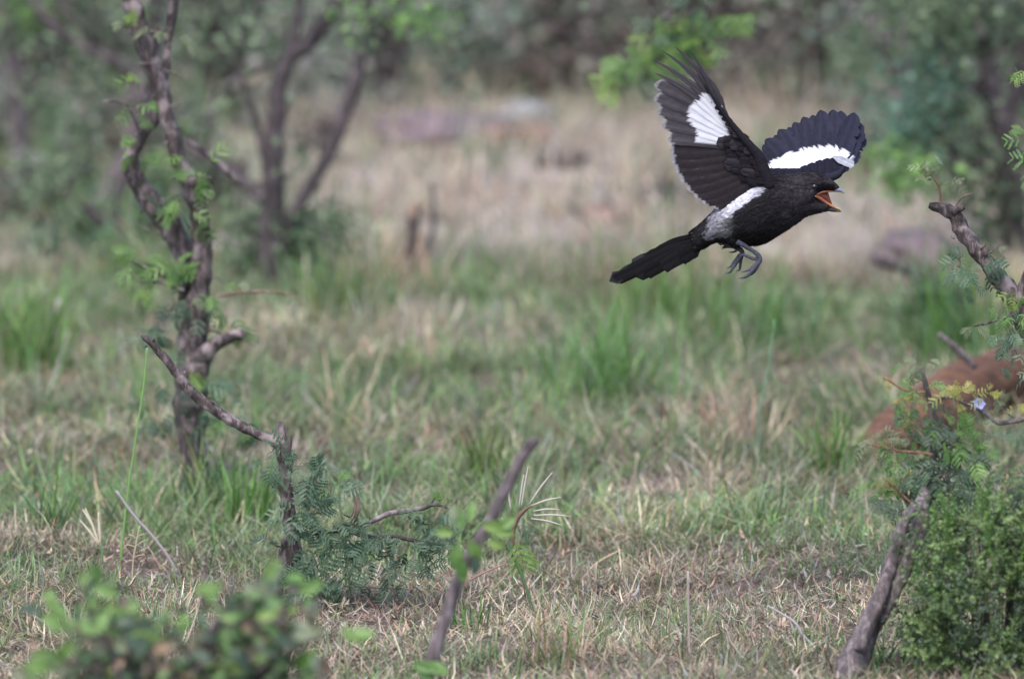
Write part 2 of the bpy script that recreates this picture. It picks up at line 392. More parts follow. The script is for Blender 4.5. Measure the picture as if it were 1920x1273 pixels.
# ------------------------------------------------------------------ compound leaf templates
def bipinnate(seed, npair=4, nleaf=7, droop=.25, open_=1.0):
    """a feathery acacia leaf along +Y, length 1, face up +Z"""
    R = random.Random(seed); mb = MB(); pos = Vector((0, 0, 0)); dirv = Vector((0, 1, 0)); step = 1 / (npair + 1.5)
    path = [(0, 0, 0, .014)]
    def pinna(o, d, ln):
        side = d.cross(Vector((0, 0, 1))).normalized(); nl = nleaf
        e = o + d * ln + Vector((0, 0, -droop * ln * .5))
        h = o.lerp(e, .5) + Vector((0, 0, droop * ln * .25)); ws = .10 * ln
        mb.add([o - side * .01, h - side * ws, e, h + side * ws, o + side * .01], [(0, 1, 3, 4), (1, 2, 3)], (.85, .92, .85))
        for k in range(nl):
            f = (k + .8) / nl; q = o.lerp(e, f); q.z += droop * ln * .25 * (1 - (2 * f - 1) ** 2)
            s = .185 * ln * (1 - .6 * abs(f - .45) ** 1.3) * R.uniform(.8, 1.1)
            for sg in (-1, 1):
                dd = (side * sg * open_ + d * .55 + Vector((0, 0, R.uniform(-.25, .45)))).normalized(); w_ = d * ln / nl * .5
                m_ = q + dd * s * .55
                g = R.uniform(.75, 1.2)
                mb.add([q, m_ - w_, q + dd * s, m_ + w_], [(0, 1, 2, 3)], (g, g, g))
    for i in range(npair + 1):
        pos = pos + dirv * step; dirv = (dirv + Vector((R.uniform(-.05, .05), 0, -droop * .22))).normalized()
        path.append((*pos, .010 * (1 - i / (npair + 2))))
        ln = .56 * math.sin(math.pi * (.25 + .55 * i / npair)) * R.uniform(.85, 1.1)
        for sg in (-1, 1):
            if R.random() < .06: continue
            d = (Vector((sg, 0, 0)) * .85 + dirv * (.55 + .3 * i / npair) + Vector((0, 0, R.uniform(-.25, .1)))).normalized()
            pinna(pos, d, ln)
    tube(mb, path, 4, 1, col=(.9, .8, .55), cap=False)
    return mb
def mesh_of(mb, name, mat):
    me = bpy.data.meshes.new(name); me.from_pydata([tuple(v) for v in mb.v], [], mb.f)
    a = me.color_attributes.new('Col', 'FLOAT_COLOR', 'POINT')
    a.data.foreach_set('color', np.array([(*c, 1.0) for c in mb.c], dtype=np.float32).ravel()); me.materials.append(mat); me.update()
    return me
_bi = [bipinnate(1), bipinnate(2, 3, 7, .5), bipinnate(3, 2, 7, .15), bipinnate(4, 4, 7, .8, .8)]
MATS = dict(green=L_GREEN, blue=L_BLUE, dark=L_DARK, yellow=L_YEL, bright=L_BRIGHT, sage=L_SAGE, dry=L_DRY)
BI = {k: [mesh_of(m, 'leaf', v) for m in _bi] for k, v in MATS.items()}
def oval(seed):
    R = random.Random(seed); mb = MB(); n = 6; vs = []; fs = []
    for i in range(n + 1):
        t = i / n; w_ = .27 * math.sin(math.pi * min(1, t * .93 + .05)) ** .75; z = -.25 * t * t * R.uniform(.8, 1.2)
        vs += [(-w_, t, z + .10 * w_ + .02), (0, t, z - .03), (w_, t, z + .10 * w_ + .02)]
    for i in range(n):
        a = i * 3; fs += [(a, a + 1, a + 4, a + 3), (a + 1, a + 2, a + 5, a + 4)]
    mb.add(vs, fs, (1, 1, 1)); tube(mb, [(0, -.25, .03, .015), (0, 0, 0, .012)], 4, 1, col=(.8, .8, .6), cap=False)
    return mb
_ov = [oval(1), oval(5)]
OV = {k: [mesh_of(m, 'leaf', MATS[k]) for m in _ov] for k in MATS}
def place_leaf(root, me, pos, d, size, R, face=.5):
    """leaf whose midrib runs along d at world pos"""
    y = Vector(d).normalized(); n = Vector((R.uniform(-.6, .6), -face - .2 + R.uniform(-.5, .5), R.uniform(.1, .9))).normalized()
    x = y.cross(n).normalized(); z = x.cross(y)
    o = link('leaf', me, root); M = Matrix((x, y, z)).transposed().to_4x4()
    o.matrix_local = Matrix.Translation(pos - origin_of(root)) @ M @ Matrix.Scale(size, 4)
    return o
def cluster(root, px, py, Y, n, rad, size, kind='green', R=random, tmpl=None, down=.35, dens=1., k=1.):
    """n compound leaves springing round a shoot point, rad/size in photograph pixels"""
    s = 1 / ppm(Y); T = (tmpl or BI)[kind]
    for _ in range(max(1, round(n * dens))):
        c = P(px, py, Y); off = Vector((R.gauss(0, 1), R.gauss(0, .8), R.gauss(0, .7))) * rad * s * .5
        d = off.normalized() * .8 + Vector((R.uniform(-.7, .7), R.uniform(-.6, .4), R.uniform(-.6, .5) - down))
        place_leaf(root, R.choice(T), c + off * .55, d, size * s * 1.15 * k * R.uniform(.6, 1.15), R)

# ------------------------------------------------------------------ left sapling
R = random.Random(21)
YL = 14.75
b = P(365, 945, YL); b.z = 0
sap = thing('thorn_sapling', b, 'twisted purplish grey sapling splitting into two stems, left of the clearing', 'tree')
m = MB(); tube(m, pxpts([(372, 965, 84), (366, 930, 62), (360, 880, 54), (358, 800, 52), (360, 720, 54), (362, 650, 56), (366, 600, 50), (373, 540, 42), (380, 490, 40), (378, 430, 38), (370, 390, 34), (360, 345, 34), (340, 310, 30), (325, 260, 30), (312, 215, 28), (300, 170, 30), (282, 120, 32), (266, 70, 32), (252, 20, 32), (240, -40, 32), (225, -200, 28), (235, -420, 18)], YL), 18, 7, .30, .35, 60)
m.build('trunk', BARK, sap)
m = MB(); tube(m, pxpts([(352, 560, 34), (345, 510, 38), (335, 460, 42), (322, 425, 44), (300, 395, 42), (275, 365, 38), (252, 330, 34), (246, 300, 30), (262, 258, 24), (285, 230, 20), (300, 190, 16), (312, 120, 14), (318, 60, 16), (326, 10, 17), (330, -60, 16), (350, -260, 12)], YL + .02), 14, 7, .32, .35, 60, seed=4)
m.build('stem', BARK, sap)
m = MB(); tube(m, pxpts([(366, 690, 22, -.01), (380, 668, 32, -.02), (398, 650, 30, -.03), (420, 637, 24, -.04), (440, 629, 22, -.04), (455, 626, 24, -.04), (460, 626, 10, -.04)], YL), 12, 5, .25, .3, 70, seed=9); tube(m, pxpts([(380, 735, 20, -.01), (381, 690, 24, -.02), (386, 665, 28, -.02)], YL), 10, 5, .2, .2)
m.build('branch_stub', BARK, sap)
RT = random.Random(8); m = MB()
for (x, y) in [(352, 900), (385, 850), (335, 770), (388, 620), (335, 620), (392, 520), (400, 470), (358, 430), (352, 350), (310, 270), (335, 240), (290, 180), (320, 200), (262, 120), (300, 130), (245, 60), (282, 60), (262, 400), (240, 330), (300, 440), (285, 400), (230, 300)]:
    an = RT.choice([RT.uniform(-.9, .3), math.pi + RT.uniform(-.3, .9)]); L = RT.uniform(14, 46); q = [(x, y, 6)]
    for j in range(3):
        an += RT.gauss(0, .3); x += math.cos(an) * L / 3; y += math.sin(an) * L / 3; q.append((x, y, 4 - j * 1.1, -.01 * j))
    tube(m, pxpts(q, YL - .02), 5, 3, .2)
m.build('spurs', BARK, sap)['kind'] = 'stuff'
def twig(root, rows, Y, mat=BARK, name='twig', n=4, sides=7, knob=.2):
    m = MB(); tube(m, pxpts(rows, Y), sides, n, knob, 0, 120); return m.build(name, mat, root)
twig(sap, [(400, 558, 5), (440, 550, 7), (480, 547, 6), (520, 549, 5), (548, 552, 3)], YL - .02, BARK_TAN)
twig(sap, [(345, 540, 6), (310, 520, 6), (280, 505, 4), (245, 490, 3)], YL - .02)
twig(sap, [(345, 545, 6), (300, 530, 5), (262, 530, 3)], YL - .03)
twig(sap, [(265, 265, 5), (240, 200, 4), (205, 190, 3), (190, 192, 2)], YL)
twig(sap, [(333, 850, 5), (310, 810, 5), (290, 775, 4)], YL - .02, BARK_TAN)
twig(sap, [(345, 260, 8), (380, 282, 12), (420, 315, 14), (455, 345, 12)], YL + .5, BARK_GREY)
twig(sap, [(350, 330, 5), (370, 330, 4), (400, 335, 3)], YL - .02)
twig(sap, [(295, 55, 6), (316, 60, 6)], YL)
for c in [(262, 15, 3, 22, 34, 'bright'), (243, 55, 2, 20, 28, 'sage'), (290, 55, 2, 15, 28, 'sage'), (325, 60, 5, 30, 32, 'sage'), (252, 140, 3, 22, 36, 'bright'), (248, 205, 4, 40, 36, 'green'), (235, 190, 2, 24, 26, 'sage'),
          (225, 258, 3, 22, 34, 'green'), (260, 300, 4, 34, 34, 'green'), (285, 280, 2, 20, 30, 'blue'), (352, 300, 3, 26, 34, 'green'), (378, 318, 4, 34, 40, 'green'), (400, 332, 2, 16, 34, 'green'), (335, 370, 3, 30, 32, 'green'), (372, 360, 2, 16, 28, 'sage'), (345, 402, 6, 40, 42, 'green'), (300, 365, 2, 22, 28, 'blue'), (250, 385, 1, 10, 22, 'green'), (392, 398, 1, 8, 18, 'yellow'),
          (262, 492, 4, 40, 38, 'green'), (300, 488, 7, 50, 44, 'green'), (335, 490, 4, 36, 36, 'green'), (245, 540, 3, 26, 40, 'bright'), (285, 530, 6, 50, 40, 'green'), (330, 560, 7, 44, 46, 'dark'), (300, 595, 5, 36, 48, 'blue'), (400, 552, 6, 44, 40, 'green'), (440, 590, 2, 16, 48, 'green'), (418, 590, 2, 18, 36, 'blue'), (468, 530, 2, 8, 32, 'sage'), (545, 552, 3, 10, 26, 'sage'), (375, 590, 2, 18, 34, 'blue'),
          (352, 695, 3, 24, 36, 'bright'), (320, 715, 5, 60, 50, 'blue'), (280, 720, 4, 50, 44, 'blue'), (350, 770, 7, 50, 44, 'dark'), (310, 780, 4, 40, 40, 'dark'), (415, 745, 6, 60, 44, 'blue'), (430, 790, 5, 50, 44, 'green'), (470, 780, 4, 40, 44, 'blue'), (405, 790, 4, 40, 38, 'blue'), (245, -60, 6, 60, 40, 'green'), (320, -80, 6, 60, 40, 'green'), (240, -250, 10, 150, 44, 'green'), (360, -260, 10, 150, 44, 'green')]:
    cluster(sap, c[0], c[1], YL - .02, c[2], c[3], c[4], c[5], R)

# ------------------------------------------------------------------ broken stump with a long bare branch
R = random.Random(5)
YS = 13.68
b = P(545, 1130, YS); b.z = 0
st = thing('broken_stump', b, 'thin broken stump with long bare branch slanting up left and feathery blue green leaves', 'stump')
m = MB(); tube(m, pxpts([(552, 1150, 66), (548, 1110, 52), (544, 1065, 44), (545, 1030, 40), (546, 1000, 30), (541, 965, 25), (537, 920, 25), (535, 880, 25), (533, 855, 27), (529, 832, 27), (527, 812, 17), (526, 798, 12), (525, 790, 8)], YS), 20, 7, .28, .4, 90, seed=2)
tube(m, pxpts([(539, 862, 9), (542, 840, 9), (546, 815, 4)], YS - .004), 7, 4, .3, 0, 200)
tube(m, pxpts([(530, 1085, 26, -.01), (526, 1068, 24, -.02), (524, 1060, 20, -.02)], YS), 12, 3, .3, .2, 90)
m.build('trunk', BARK, st)
m = MB(); tube(m, pxpts([(534, 838, 26), (518, 829, 22), (498, 820, 19), (462, 804, 19), (425, 783, 20), (398, 766, 21), (372, 745, 21), (348, 722, 20), (330, 698, 17), (308, 671, 15), (288, 648, 13), (274, 636, 12), (266, 628, 6)], YS), 14, 8, .28, .3, 110, seed=8)
for q in [((462, 800), (452, 792)), ((288, 640), (289, 630)), ((400, 758), (396, 748)), ((345, 700), (349, 694)), ((425, 788), (424, 797)), ((276, 648), (269, 652))]:
    tube(m, pxpts([(*q[0], 7), (*q[1], 2)], YS - .003), 6, 2)
m.build('bare_branch', BARK, st)
twig(st, [(552, 1005, 12), (585, 1000, 9), (620, 996, 8), (650, 992, 9), (672, 1000, 11), (700, 1008, 9), (740, 1006, 8), (790, 1016, 8), (835, 1022, 5)], YS - .02, BARK_DARK, 'branch', 6, 9)
twig(st, [(664, 996, 9), (680, 985, 9), (700, 976, 9), (728, 963, 10), (760, 958, 9), (790, 953, 9), (815, 946, 7), (835, 950, 5), (850, 955, 4)], YS - .03, BARK_GREY, 'branch', 6, 9)
twig(st, [(806, 950, 5), (812, 938, 4), (817, 931, 5)], YS - .03, BARK_GREY)
twig(st, [(668, 995, 12), (663, 975, 14), (670, 955, 12), (668, 935, 8), (672, 925, 3)], YS - .03, BARK_TAN, 'peeling_twig')
for c in [(530, 872, 9, 50, 42, 'blue'), (548, 888, 4, 34, 36, 'blue'), (575, 890, 5, 44, 48, 'blue'), (610, 900, 3, 34, 52, 'blue'), (628, 910, 2, 14, 48, 'green'), (560, 935, 4, 44, 40, 'blue'), (552, 960, 5, 36, 40, 'blue'), (590, 970, 5, 44, 48, 'blue'), (620, 978, 6, 44, 46, 'blue'), (645, 980, 4, 36, 42, 'blue'), (534, 980, 3, 30, 34, 'blue'),
          (660, 1005, 4, 40, 44, 'blue'), (640, 1035, 5, 36, 52, 'blue'), (610, 1050, 5, 44, 50, 'blue'), (585, 1080, 7, 50, 56, 'blue'), (600, 1110, 5, 40, 52, 'blue'), (560, 1080, 3, 30, 44, 'blue'), (690, 1030, 6, 40, 44, 'blue'), (700, 1055, 4, 30, 48, 'dark'), (676, 1030, 2, 16, 34, 'green'), (730, 1010, 6, 50, 40, 'blue'), (765, 1020, 7, 50, 44, 'blue'), (790, 1050, 7, 50, 48, 'blue'), (765, 1075, 4, 40, 44, 'dark'), (810, 975, 7, 44, 44, 'blue'), (832, 950, 3, 24, 30, 'green'), (825, 1010, 6, 44, 44, 'blue'),
          (650, 1130, 3, 30, 52, 'blue'), (640, 1150, 3, 40, 44, 'blue'), (665, 1110, 4, 40, 40, 'blue'), (720, 1095, 3, 40, 38, 'blue'), (850, 1030, 4, 40, 42, 'blue'), (462, 798, 1, 6, 18, 'bright'), (620, 1060, 2, 20, 26, 'bright'), (510, 1010, 2, 24, 34, 'dark')]:
    cluster(st, c[0], c[1], YS - .03, c[2], c[3], c[4], c[5], R, dens=1.25, k=.85)

# ------------------------------------------------------------------ right: leaning dead stem with leafy shoots
R = random.Random(9)
YR = 13.05
b = P(1583, 1300, 12.92); b.z = 0
ln = thing('leaning_dead_stem', b, 'split grey dead stem leaning right with dense dusty green and yellow leaf shoots on top', 'stump')
m = MB(); tube(m, pxpts([(1575, 1320, 60, -.12), (1590, 1268, 50, -.1), (1612, 1220, 46, -.08), (1640, 1155, 44, -.06), (1662, 1105, 46, -.04), (1682, 1060, 34, 0), (1702, 1015, 32, .01), (1718, 970, 26, .02)], YR), 22, 9, .2, .45, 80, seed=1)
m.build('trunk', BARK_GREY, ln)
m = MB(); tube(m, pxpts([(1610, 1220, 24, -.105), (1640, 1145, 26, -.085), (1660, 1090, 26, -.065), (1674, 1045, 24, -.05), (1688, 1000, 22, -.045), (1702, 966, 20, -.03), (1714, 945, 14, -.01)], YR), 14, 9, .2, .4, 90, seed=3)
m.build('bark_slab', BARK_GREY, ln)
m = MB(); tube(m, pxpts([(1650, 1165, 20, -.07), (1676, 1110, 26, -.06), (1700, 1055, 28, -.045), (1720, 1010, 27, -.035), (1731, 975, 24, -.02), (1734, 945, 14, 0)], YR), 14, 9, .2, .4, 90, seed=5)
m.build('bark_slab', BARK_GREY, ln)
YF = 13.15
twig(ln, [(1712, 1000, 36, -.1), (1722, 965, 32, -.09), (1730, 940, 27, -.05), (1738, 900, 21), (1746, 860, 16), (1752, 820, 14), (1750, 780, 12), (1738, 730, 10), (1728, 690, 8)], YF, BARK_GREY, 'shoot', 6, 9)
twig(ln, [(1748, 852, 6), (1720, 848, 6), (1690, 846, 5), (1655, 838, 4), (1625, 832, 3)], YF - .02, TWIG_ORANGE, 'shoot')
twig(ln, [(1745, 770, 7), (1770, 745, 6), (1800, 752, 5), (1835, 768, 6), (1870, 792, 8), (1900, 790, 9), (1950, 780, 9)], YF, BARK_GREY, 'shoot')
twig(ln, [(1735, 735, 6), (1715, 735, 5), (1690, 728, 4), (1665, 712, 5), (1655, 708, 3)], YF - .02, TWIG_ORANGE, 'shoot')
twig(ln, [(1722, 955, 6), (1700, 935, 5), (1680, 915, 4), (1655, 895, 3)], YF - .02, TWIG_ORANGE, 'shoot')
twig(ln, [(1750, 850, 7), (1790, 830, 6), (1820, 850, 4)], YF + .02, BARK_GREY, 'shoot')
for c in [(1728, 690, 8, 34, 26, 'sage'), (1700, 700, 3, 30, 26, 'green'), (1650, 714, 3, 16, 20, 'yellow'), (1690, 745, 3, 18, 22, 'yellow'), (1720, 730, 6, 40, 30, 'green'), (1735, 770, 8, 50, 34, 'green'), (1715, 785, 5, 34, 34, 'blue'), (1755, 770, 4, 34, 34, 'green'), (1790, 745, 7, 46, 26, 'yellow'), (1775, 735, 4, 30, 26, 'sage'), (1815, 735, 4, 24, 22, 'yellow'), (1855, 745, 6, 30, 24, 'sage'), (1850, 735, 3, 20, 20, 'yellow'), (1880, 765, 3, 24, 24, 'sage'), (1905, 765, 4, 24, 24, 'yellow'), (1880, 795, 5, 40, 28, 'blue'), (1915, 805, 4, 40, 28, 'blue'),
          (1780, 790, 10, 60, 36, 'dark'), (1800, 820, 8, 60, 36, 'green'), (1765, 830, 8, 50, 38, 'green'), (1790, 860, 8, 60, 36, 'dark'), (1620, 832, 4, 20, 24, 'sage'), (1645, 828, 6, 26, 26, 'sage'), (1660, 835, 4, 24, 24, 'green'), (1690, 860, 5, 30, 28, 'green'), (1712, 850, 5, 30, 24, 'green'), (1720, 828, 4, 24, 24, 'sage'), (1735, 870, 8, 44, 34, 'blue'), (1760, 890, 11, 60, 36, 'blue'), (1800, 900, 10, 60, 36, 'dark'), (1730, 910, 10, 50, 34, 'dark'), (1665, 890, 5, 40, 28, 'yellow'), (1640, 910, 4, 30, 28, 'green'), (1690, 905, 6, 40, 30, 'green'), (1690, 935, 7, 50, 30, 'dark'), (1650, 925, 3, 30, 26, 'dark'), (1697, 905, 2, 16, 20, 'yellow'),
          (1720, 945, 12, 54, 32, 'dark'), (1700, 960, 8, 44, 30, 'blue'), (1760, 935, 10, 54, 34, 'dark'), (1800, 930, 9, 50, 34, 'dark'), (1815, 960, 5, 40, 34, 'blue'), (1745, 970, 8, 44, 32, 'dark'), (1820, 850, 6, 44, 34, 'green'), (1835, 890, 4, 30, 30, 'blue')]:
    cluster(ln, c[0], c[1], YF - .01, int(c[2] * 1.0) or 1, c[3], c[4] * 1.0, c[5], R, down=.15, dens=1.0 if c[1] < 800 else 1.45)

# ------------------------------------------------------------------ right: branch of a sapling rooted just outside the frame
R = random.Random(13)
YB = 13.6
b = P(2030, 1155, YB); b.z = 0
rb = thing('snapped_sapling', b, 'dark rough sapling branch with a snapped silvery end reaching in from the right edge', 'tree')
m = MB(); tube(m, pxpts([(1742, 384, 9), (1756, 388, 16), (1775, 394, 22), (1792, 404, 26), (1800, 425, 27), (1815, 448, 29), (1834, 470, 31), (1852, 494, 31), (1872, 520, 33), (1890, 545, 33), (1905, 572, 34), (1928, 615, 38), (1962, 700, 44), (1995, 860, 50), (2018, 1020, 56), (2030, 1170, 70)], YB), 18, 8, .36, .42, 95, seed=6)
tube(m, pxpts([(1788, 400, 14, -.005), (1800, 392, 12, -.01), (1808, 388, 8, -.01)], YB), 8, 3, .4, 0, 150)
tube(m, pxpts([(1905, 570, 22), (1925, 520, 18), (1960, 440, 16), (1990, 300, 14)], YB), 9, 5, .3, .2, 90)
for q in [((1790, 445), (1783, 444)), ((1850, 540), (1842, 545)), ((1838, 468), (1848, 458)), ((1868, 505), (1878, 498)), ((1874, 545), (1868, 556))]:
    tube(m, pxpts([(*q[0], 10), (*q[1], 3)], YB - .006), 6, 2, .3)
m.build('trunk', BARK, rb)
twig(rb, [(1765, 388, 6), (1764, 370, 5), (1760, 350, 5), (1752, 335, 4), (1744, 322, 3)], YB, TWIG_ORANGE)
twig(rb, [(1790, 395, 4), (1796, 380, 3), (1808, 368, 3), (1826, 362, 2)], YB, BARK_TAN)
twig(rb, [(1935, 580, 6), (1905, 588, 5), (1870, 600, 5), (1845, 608, 4), (1824, 612, 2)], YB - .01, BARK)
twig(rb, [(1845, 480, 4), (1862, 470, 3), (1868, 460, 2)], YB - .01, BARK)
for c in [(1745, 312, 6, 26, 24, 'sage'), (1738, 325, 3, 20, 24, 'sage'), (1752, 305, 3, 18, 22, 'sage'), (1764, 348, 4, 20, 22, 'sage'), (1782, 336, 3, 18, 24, 'sage'), (1722, 330, 2, 10, 22, 'sage'),
          (1825, 495, 5, 40, 38, 'blue'), (1800, 505, 3, 24, 36, 'blue'), (1818, 530, 4, 24, 34, 'blue'), (1864, 465, 2, 12, 22, 'sage'), (1900, 545, 4, 24, 28, 'bright'), (1850, 500, 2, 20, 28, 'blue'), (1825, 612, 2, 8, 24, 'sage'), (1880, 585, 4, 24, 26, 'green'), (1905, 590, 4, 30, 28, 'green'), (1895, 620, 6, 40, 34, 'blue'), (1915, 640, 5, 40, 34, 'blue'), (1915, 660, 3, 30, 30, 'dark'), (1910, 130, 3, 16, 26, 'bright'), (1925, 140, 4, 30, 26, 'bright'), (1990, 300, 16, 140, 36, 'green'), (1960, 440, 8, 60, 34, 'blue'), (1960, 700, 10, 100, 34, 'blue')]:
    cluster(rb, c[0], c[1], YB - .02, c[2], c[3], c[4], c[5], R)
twig(rb, [(1990, 300, 10), (1970, 200, 8), (1935, 150, 5), (1915, 135, 3)], YB)

# ------------------------------------------------------------------ green bush, bottom right
def sprig_mesh(seed, nl, leafs, mat, name='sprig', tall=False):
    """a leafy shoot of length 1 with short side twigs"""
    R = random.Random(seed); mb = MB()
    def axis(p, d, L, n, r):
        pts = []; p = p.copy()
        for i in range(n + 1):
            pts.append((*p, r * (1 - .8 * i / n))); d = (d + Vector((R.uniform(-.18, .18), R.uniform(-.18, .18), .08))).normalized(); p = p + d * L / n
        tube(mb, pts, 4, 1, col=(.7, .7, .45), cap=False); return pts
    def leaves(pts, k_, s0, f0=.1):
        n = len(pts) - 1
        for k in range(k_):
            f = (f0 + (1 - f0) * k / k_) * n; i = min(n - 1, int(f)); a = Vector(pts[i][:3]).lerp(Vector(pts[i + 1][:3]), f - i)
            th = k * 2.4 + R.uniform(-.5, .5); e = Vector((math.cos(th), math.sin(th), R.uniform(-.1, 1.0) + (1.0 if tall else 0))).normalized()
            s = s0 * R.uniform(.6, 1.2); t = e.cross(Vector((R.uniform(-.4, .4), R.uniform(-.4, .4), 1))).normalized() * s * .34
            g = R.uniform(.65, 1.3); nrm = t.cross(e).normalized() * s * .1; c = (g, g, g * R.uniform(.8, 1.05))
            mb.add([a, a + e * s * .55 - t, a + e * s, a + e * s * .55 + t, a + e * s * .5 - nrm], [(0, 1, 4), (1, 2, 4), (2, 3, 4), (3, 0, 4)], c)
    main = axis(Vector((0, 0, 0)), Vector((0, 0, 1)), 1, 7, .009); leaves(main, nl if tall else nl // 2, leafs)
    if not tall:
        for j in range(5):
            i = 1 + j; th = j * 2.4 + R.random(); q = axis(Vector(main[i][:3]), Vector((math.cos(th), math.sin(th), .7)).normalized(), R.uniform(.3, .5), 3, .006)
            leaves(q, nl // 4, leafs * .9)
    return mesh_of(mb, name, mat)
R = random.Random(31)
yb = 12.98; b = P(1868, 1280, yb); b.z = 0
bush = thing('leafy_bush', b, 'dense small leaved green bush in the bottom right corner', 'bush')
SPB = [sprig_mesh(i, 48, .075, L_BUSH) for i in range(4)]; SPT = [sprig_mesh(i + 9, 50, .085, L_GREEN, tall=True) for i in range(3)]
SPD = [sprig_mesh(i + 19, 48, .075, L_DARK) for i in range(3)]
def put_sprig(root, me, pos, d, s, name='sprig'):
    o = link(name, me, root); q = Vector(d).normalized().to_track_quat('Z', 'Y')
    o.matrix_local = Matrix.Translation(pos - origin_of(root)) @ q.to_matrix().to_4x4() @ Matrix.Rotation(R.uniform(0, 6.28), 4, 'Z') @ Matrix.Scale(s, 4)
s1 = 1 / ppm(yb)
for i in range(235):
    th = R.uniform(0, 2 * math.pi); el = R.uniform(-.4, 1.0); rr = R.uniform(.25, 1.0) ** .5
    ex, ey, ez = math.cos(th) * math.sqrt(max(0, 1 - max(el, 0) ** 2)), math.sin(th) * math.sqrt(max(0, 1 - max(el, 0) ** 2)), el
    top = Vector((max(-.066 - .01 * R.random(), (ex * 165 - 5) * s1 * rr), ey * 110 * s1 * rr, .06 + (ez ** 0.7 if ez > 0 else ez) * 250 * s1 * rr * (1 + .10 * math.sin(3 * th))))
    pos = Vector((b.x, b.y, 0)) + top
    if pos.z < .03: pos.z = R.uniform(.01, .05)
    d = Vector((ex * 1.0 + R.uniform(-.4, .6), ey * .8 - .2 + R.uniform(-.6, .4), .25 + .5 * max(0, ez) + R.uniform(-.3, .6)))
    me = R.choice(SPB) if i % 5 else R.choice(SPD)
    put_sprig(bush, me, pos - d.normalized() * .02, d, R.uniform(.06, .09))
for i in range(48):
    pos = Vector((b.x + R.uniform(-.062, .10), b.y - R.uniform(.03, .085), R.uniform(.005, .12)))
    put_sprig(bush, R.choice(SPB) if i % 4 else R.choice(SPD), pos, (R.uniform(-.8, .8), R.uniform(-.8, .2), R.uniform(.3, 1)), R.uniform(.05, .075))
for i in range(28):
    q = [(1765, 1010), (1800, 990), (1840, 945), (1850, 985), (1865, 1000), (1905, 960), (1880, 1010), (1812, 1090), (1750, 1110), (1920, 990), (1860, 950), (1775, 970), (1890, 1040), (1935, 1000)][i % 14]
    put_sprig(bush, R.choice(SPT), P(q[0] + R.uniform(-22, 22), q[1] + 45 + R.uniform(-15, 25), yb - .06 + R.uniform(-.02, .05)), (R.uniform(-.25, .25), R.uniform(-.2, .1), 1), R.uniform(.045, .075), 'young_shoot')
m = MB()
for i in range(40):
    th = R.uniform(0, 6.28); r0 = R.uniform(0, .045); r1 = R.uniform(.02, .06); h = R.uniform(.10, .21)
    tube(m, [(b.x + r0 * math.cos(th), b.y + r0 * math.sin(th), -.01, .0011), (b.x + (r0 + r1) * .5 * math.cos(th), b.y + (r0 + r1) * .5 * math.sin(th), h * .5, .0009), (b.x + r1 * math.cos(th), b.y + r1 * math.sin(th), h, .0006)], 5, 3, .1)
m.build('stems', BARK_DARK, bush)['kind'] = 'stuff'

# ------------------------------------------------------------------ near, out of focus: bush at bottom left
R = random.Random(41)
YN = 11.35
b = P(340, 1500, YN); b.z = 0
nb = thing('foreground_bush', b, 'blurred low bush with rounded green leaves and dark twigs in the bottom left corner', 'bush')
sN = 1 / ppm(YN); tw = 0
m = MB()
humps = [(170, 1190, 100, 100), (250, 1200, 90, 90), (440, 1160, 110, 90), (520, 1150, 80, 90), (350, 1230, 150, 60), (480, 1230, 120, 60), (140, 1290, 120, 80), (330, 1300, 200, 80), (520, 1290, 110, 70)]
for i in range(70):
    h = R.choice(humps); q = P(h[0] + R.gauss(0, .45) * h[2], h[1] + R.gauss(0, .4) * h[3], YN + R.gauss(0, .06))
    base = Vector((b.x + R.gauss(0, .05), b.y + R.gauss(0, .04), 0)); mid = base.lerp(q, .55) + Vector((R.gauss(0, .015), R.gauss(0, .015), .02))
    tube(m, [(*base, .004), (*mid, .003), (*q, .0012)], 6, 4, .2, seed=i)
for rows in [[(380, 1215, 18), (410, 1170, 20), (450, 1140, 22), (500, 1150, 16), (540, 1190, 16)], [(440, 1150, 16), (470, 1200, 18), (490, 1290, 20)], [(180, 1290, 22), (210, 1240, 20), (250, 1235, 16)]]:
    tube(m, pxpts(rows, YN), 8, 5, .3, .2)
m.build('twigs', BARK_DARK, nb)['kind'] = 'stuff'
k = 0
while k < 270:
    h = R.choice(humps); dx, dy = R.gauss(0, .5), R.gauss(0, .5)
    if dx * dx + dy * dy > 1.1: continue
    px, py = h[0] + dx * h[2], h[1] + dy * h[3]
    if 290 < px < 370 and py < 1165 or px > 600 or py < 1050 + 40 * math.sin(px * .03) + 0 * k: continue
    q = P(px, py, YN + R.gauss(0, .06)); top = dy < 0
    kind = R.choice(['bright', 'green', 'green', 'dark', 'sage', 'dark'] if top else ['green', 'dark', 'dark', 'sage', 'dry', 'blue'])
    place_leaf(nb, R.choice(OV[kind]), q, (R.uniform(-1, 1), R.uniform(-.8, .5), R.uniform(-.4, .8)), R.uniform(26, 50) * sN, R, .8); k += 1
for (px, py, kd) in [(105, 1235, 'bright'), (640, 1185, 'bright'), (200, 1130, 'bright'), (410, 1250, 'bright'), (560, 1110, 'green'), (310, 1250, 'bright'), (95, 1250, 'bright'), (655, 1190, 'green'), (415, 1100, 'bright'), (500, 1085, 'bright'), (175, 1100, 'green'), (560, 1255, 'bright'), (120, 1180, 'green')]:
    place_leaf(nb, R.choice(OV[kd]), P(px, py, YN - .05), (R.uniform(-1, 1), -.2, R.uniform(-.3, .6)), 50 * sN, R, 1.2)
m = MB(); mdark = [(.10, .17, .06), (.15, .24, .09), (.13, .11, .08), (.18, .14, .11), (.07, .10, .05), (.12, .20, .07)]
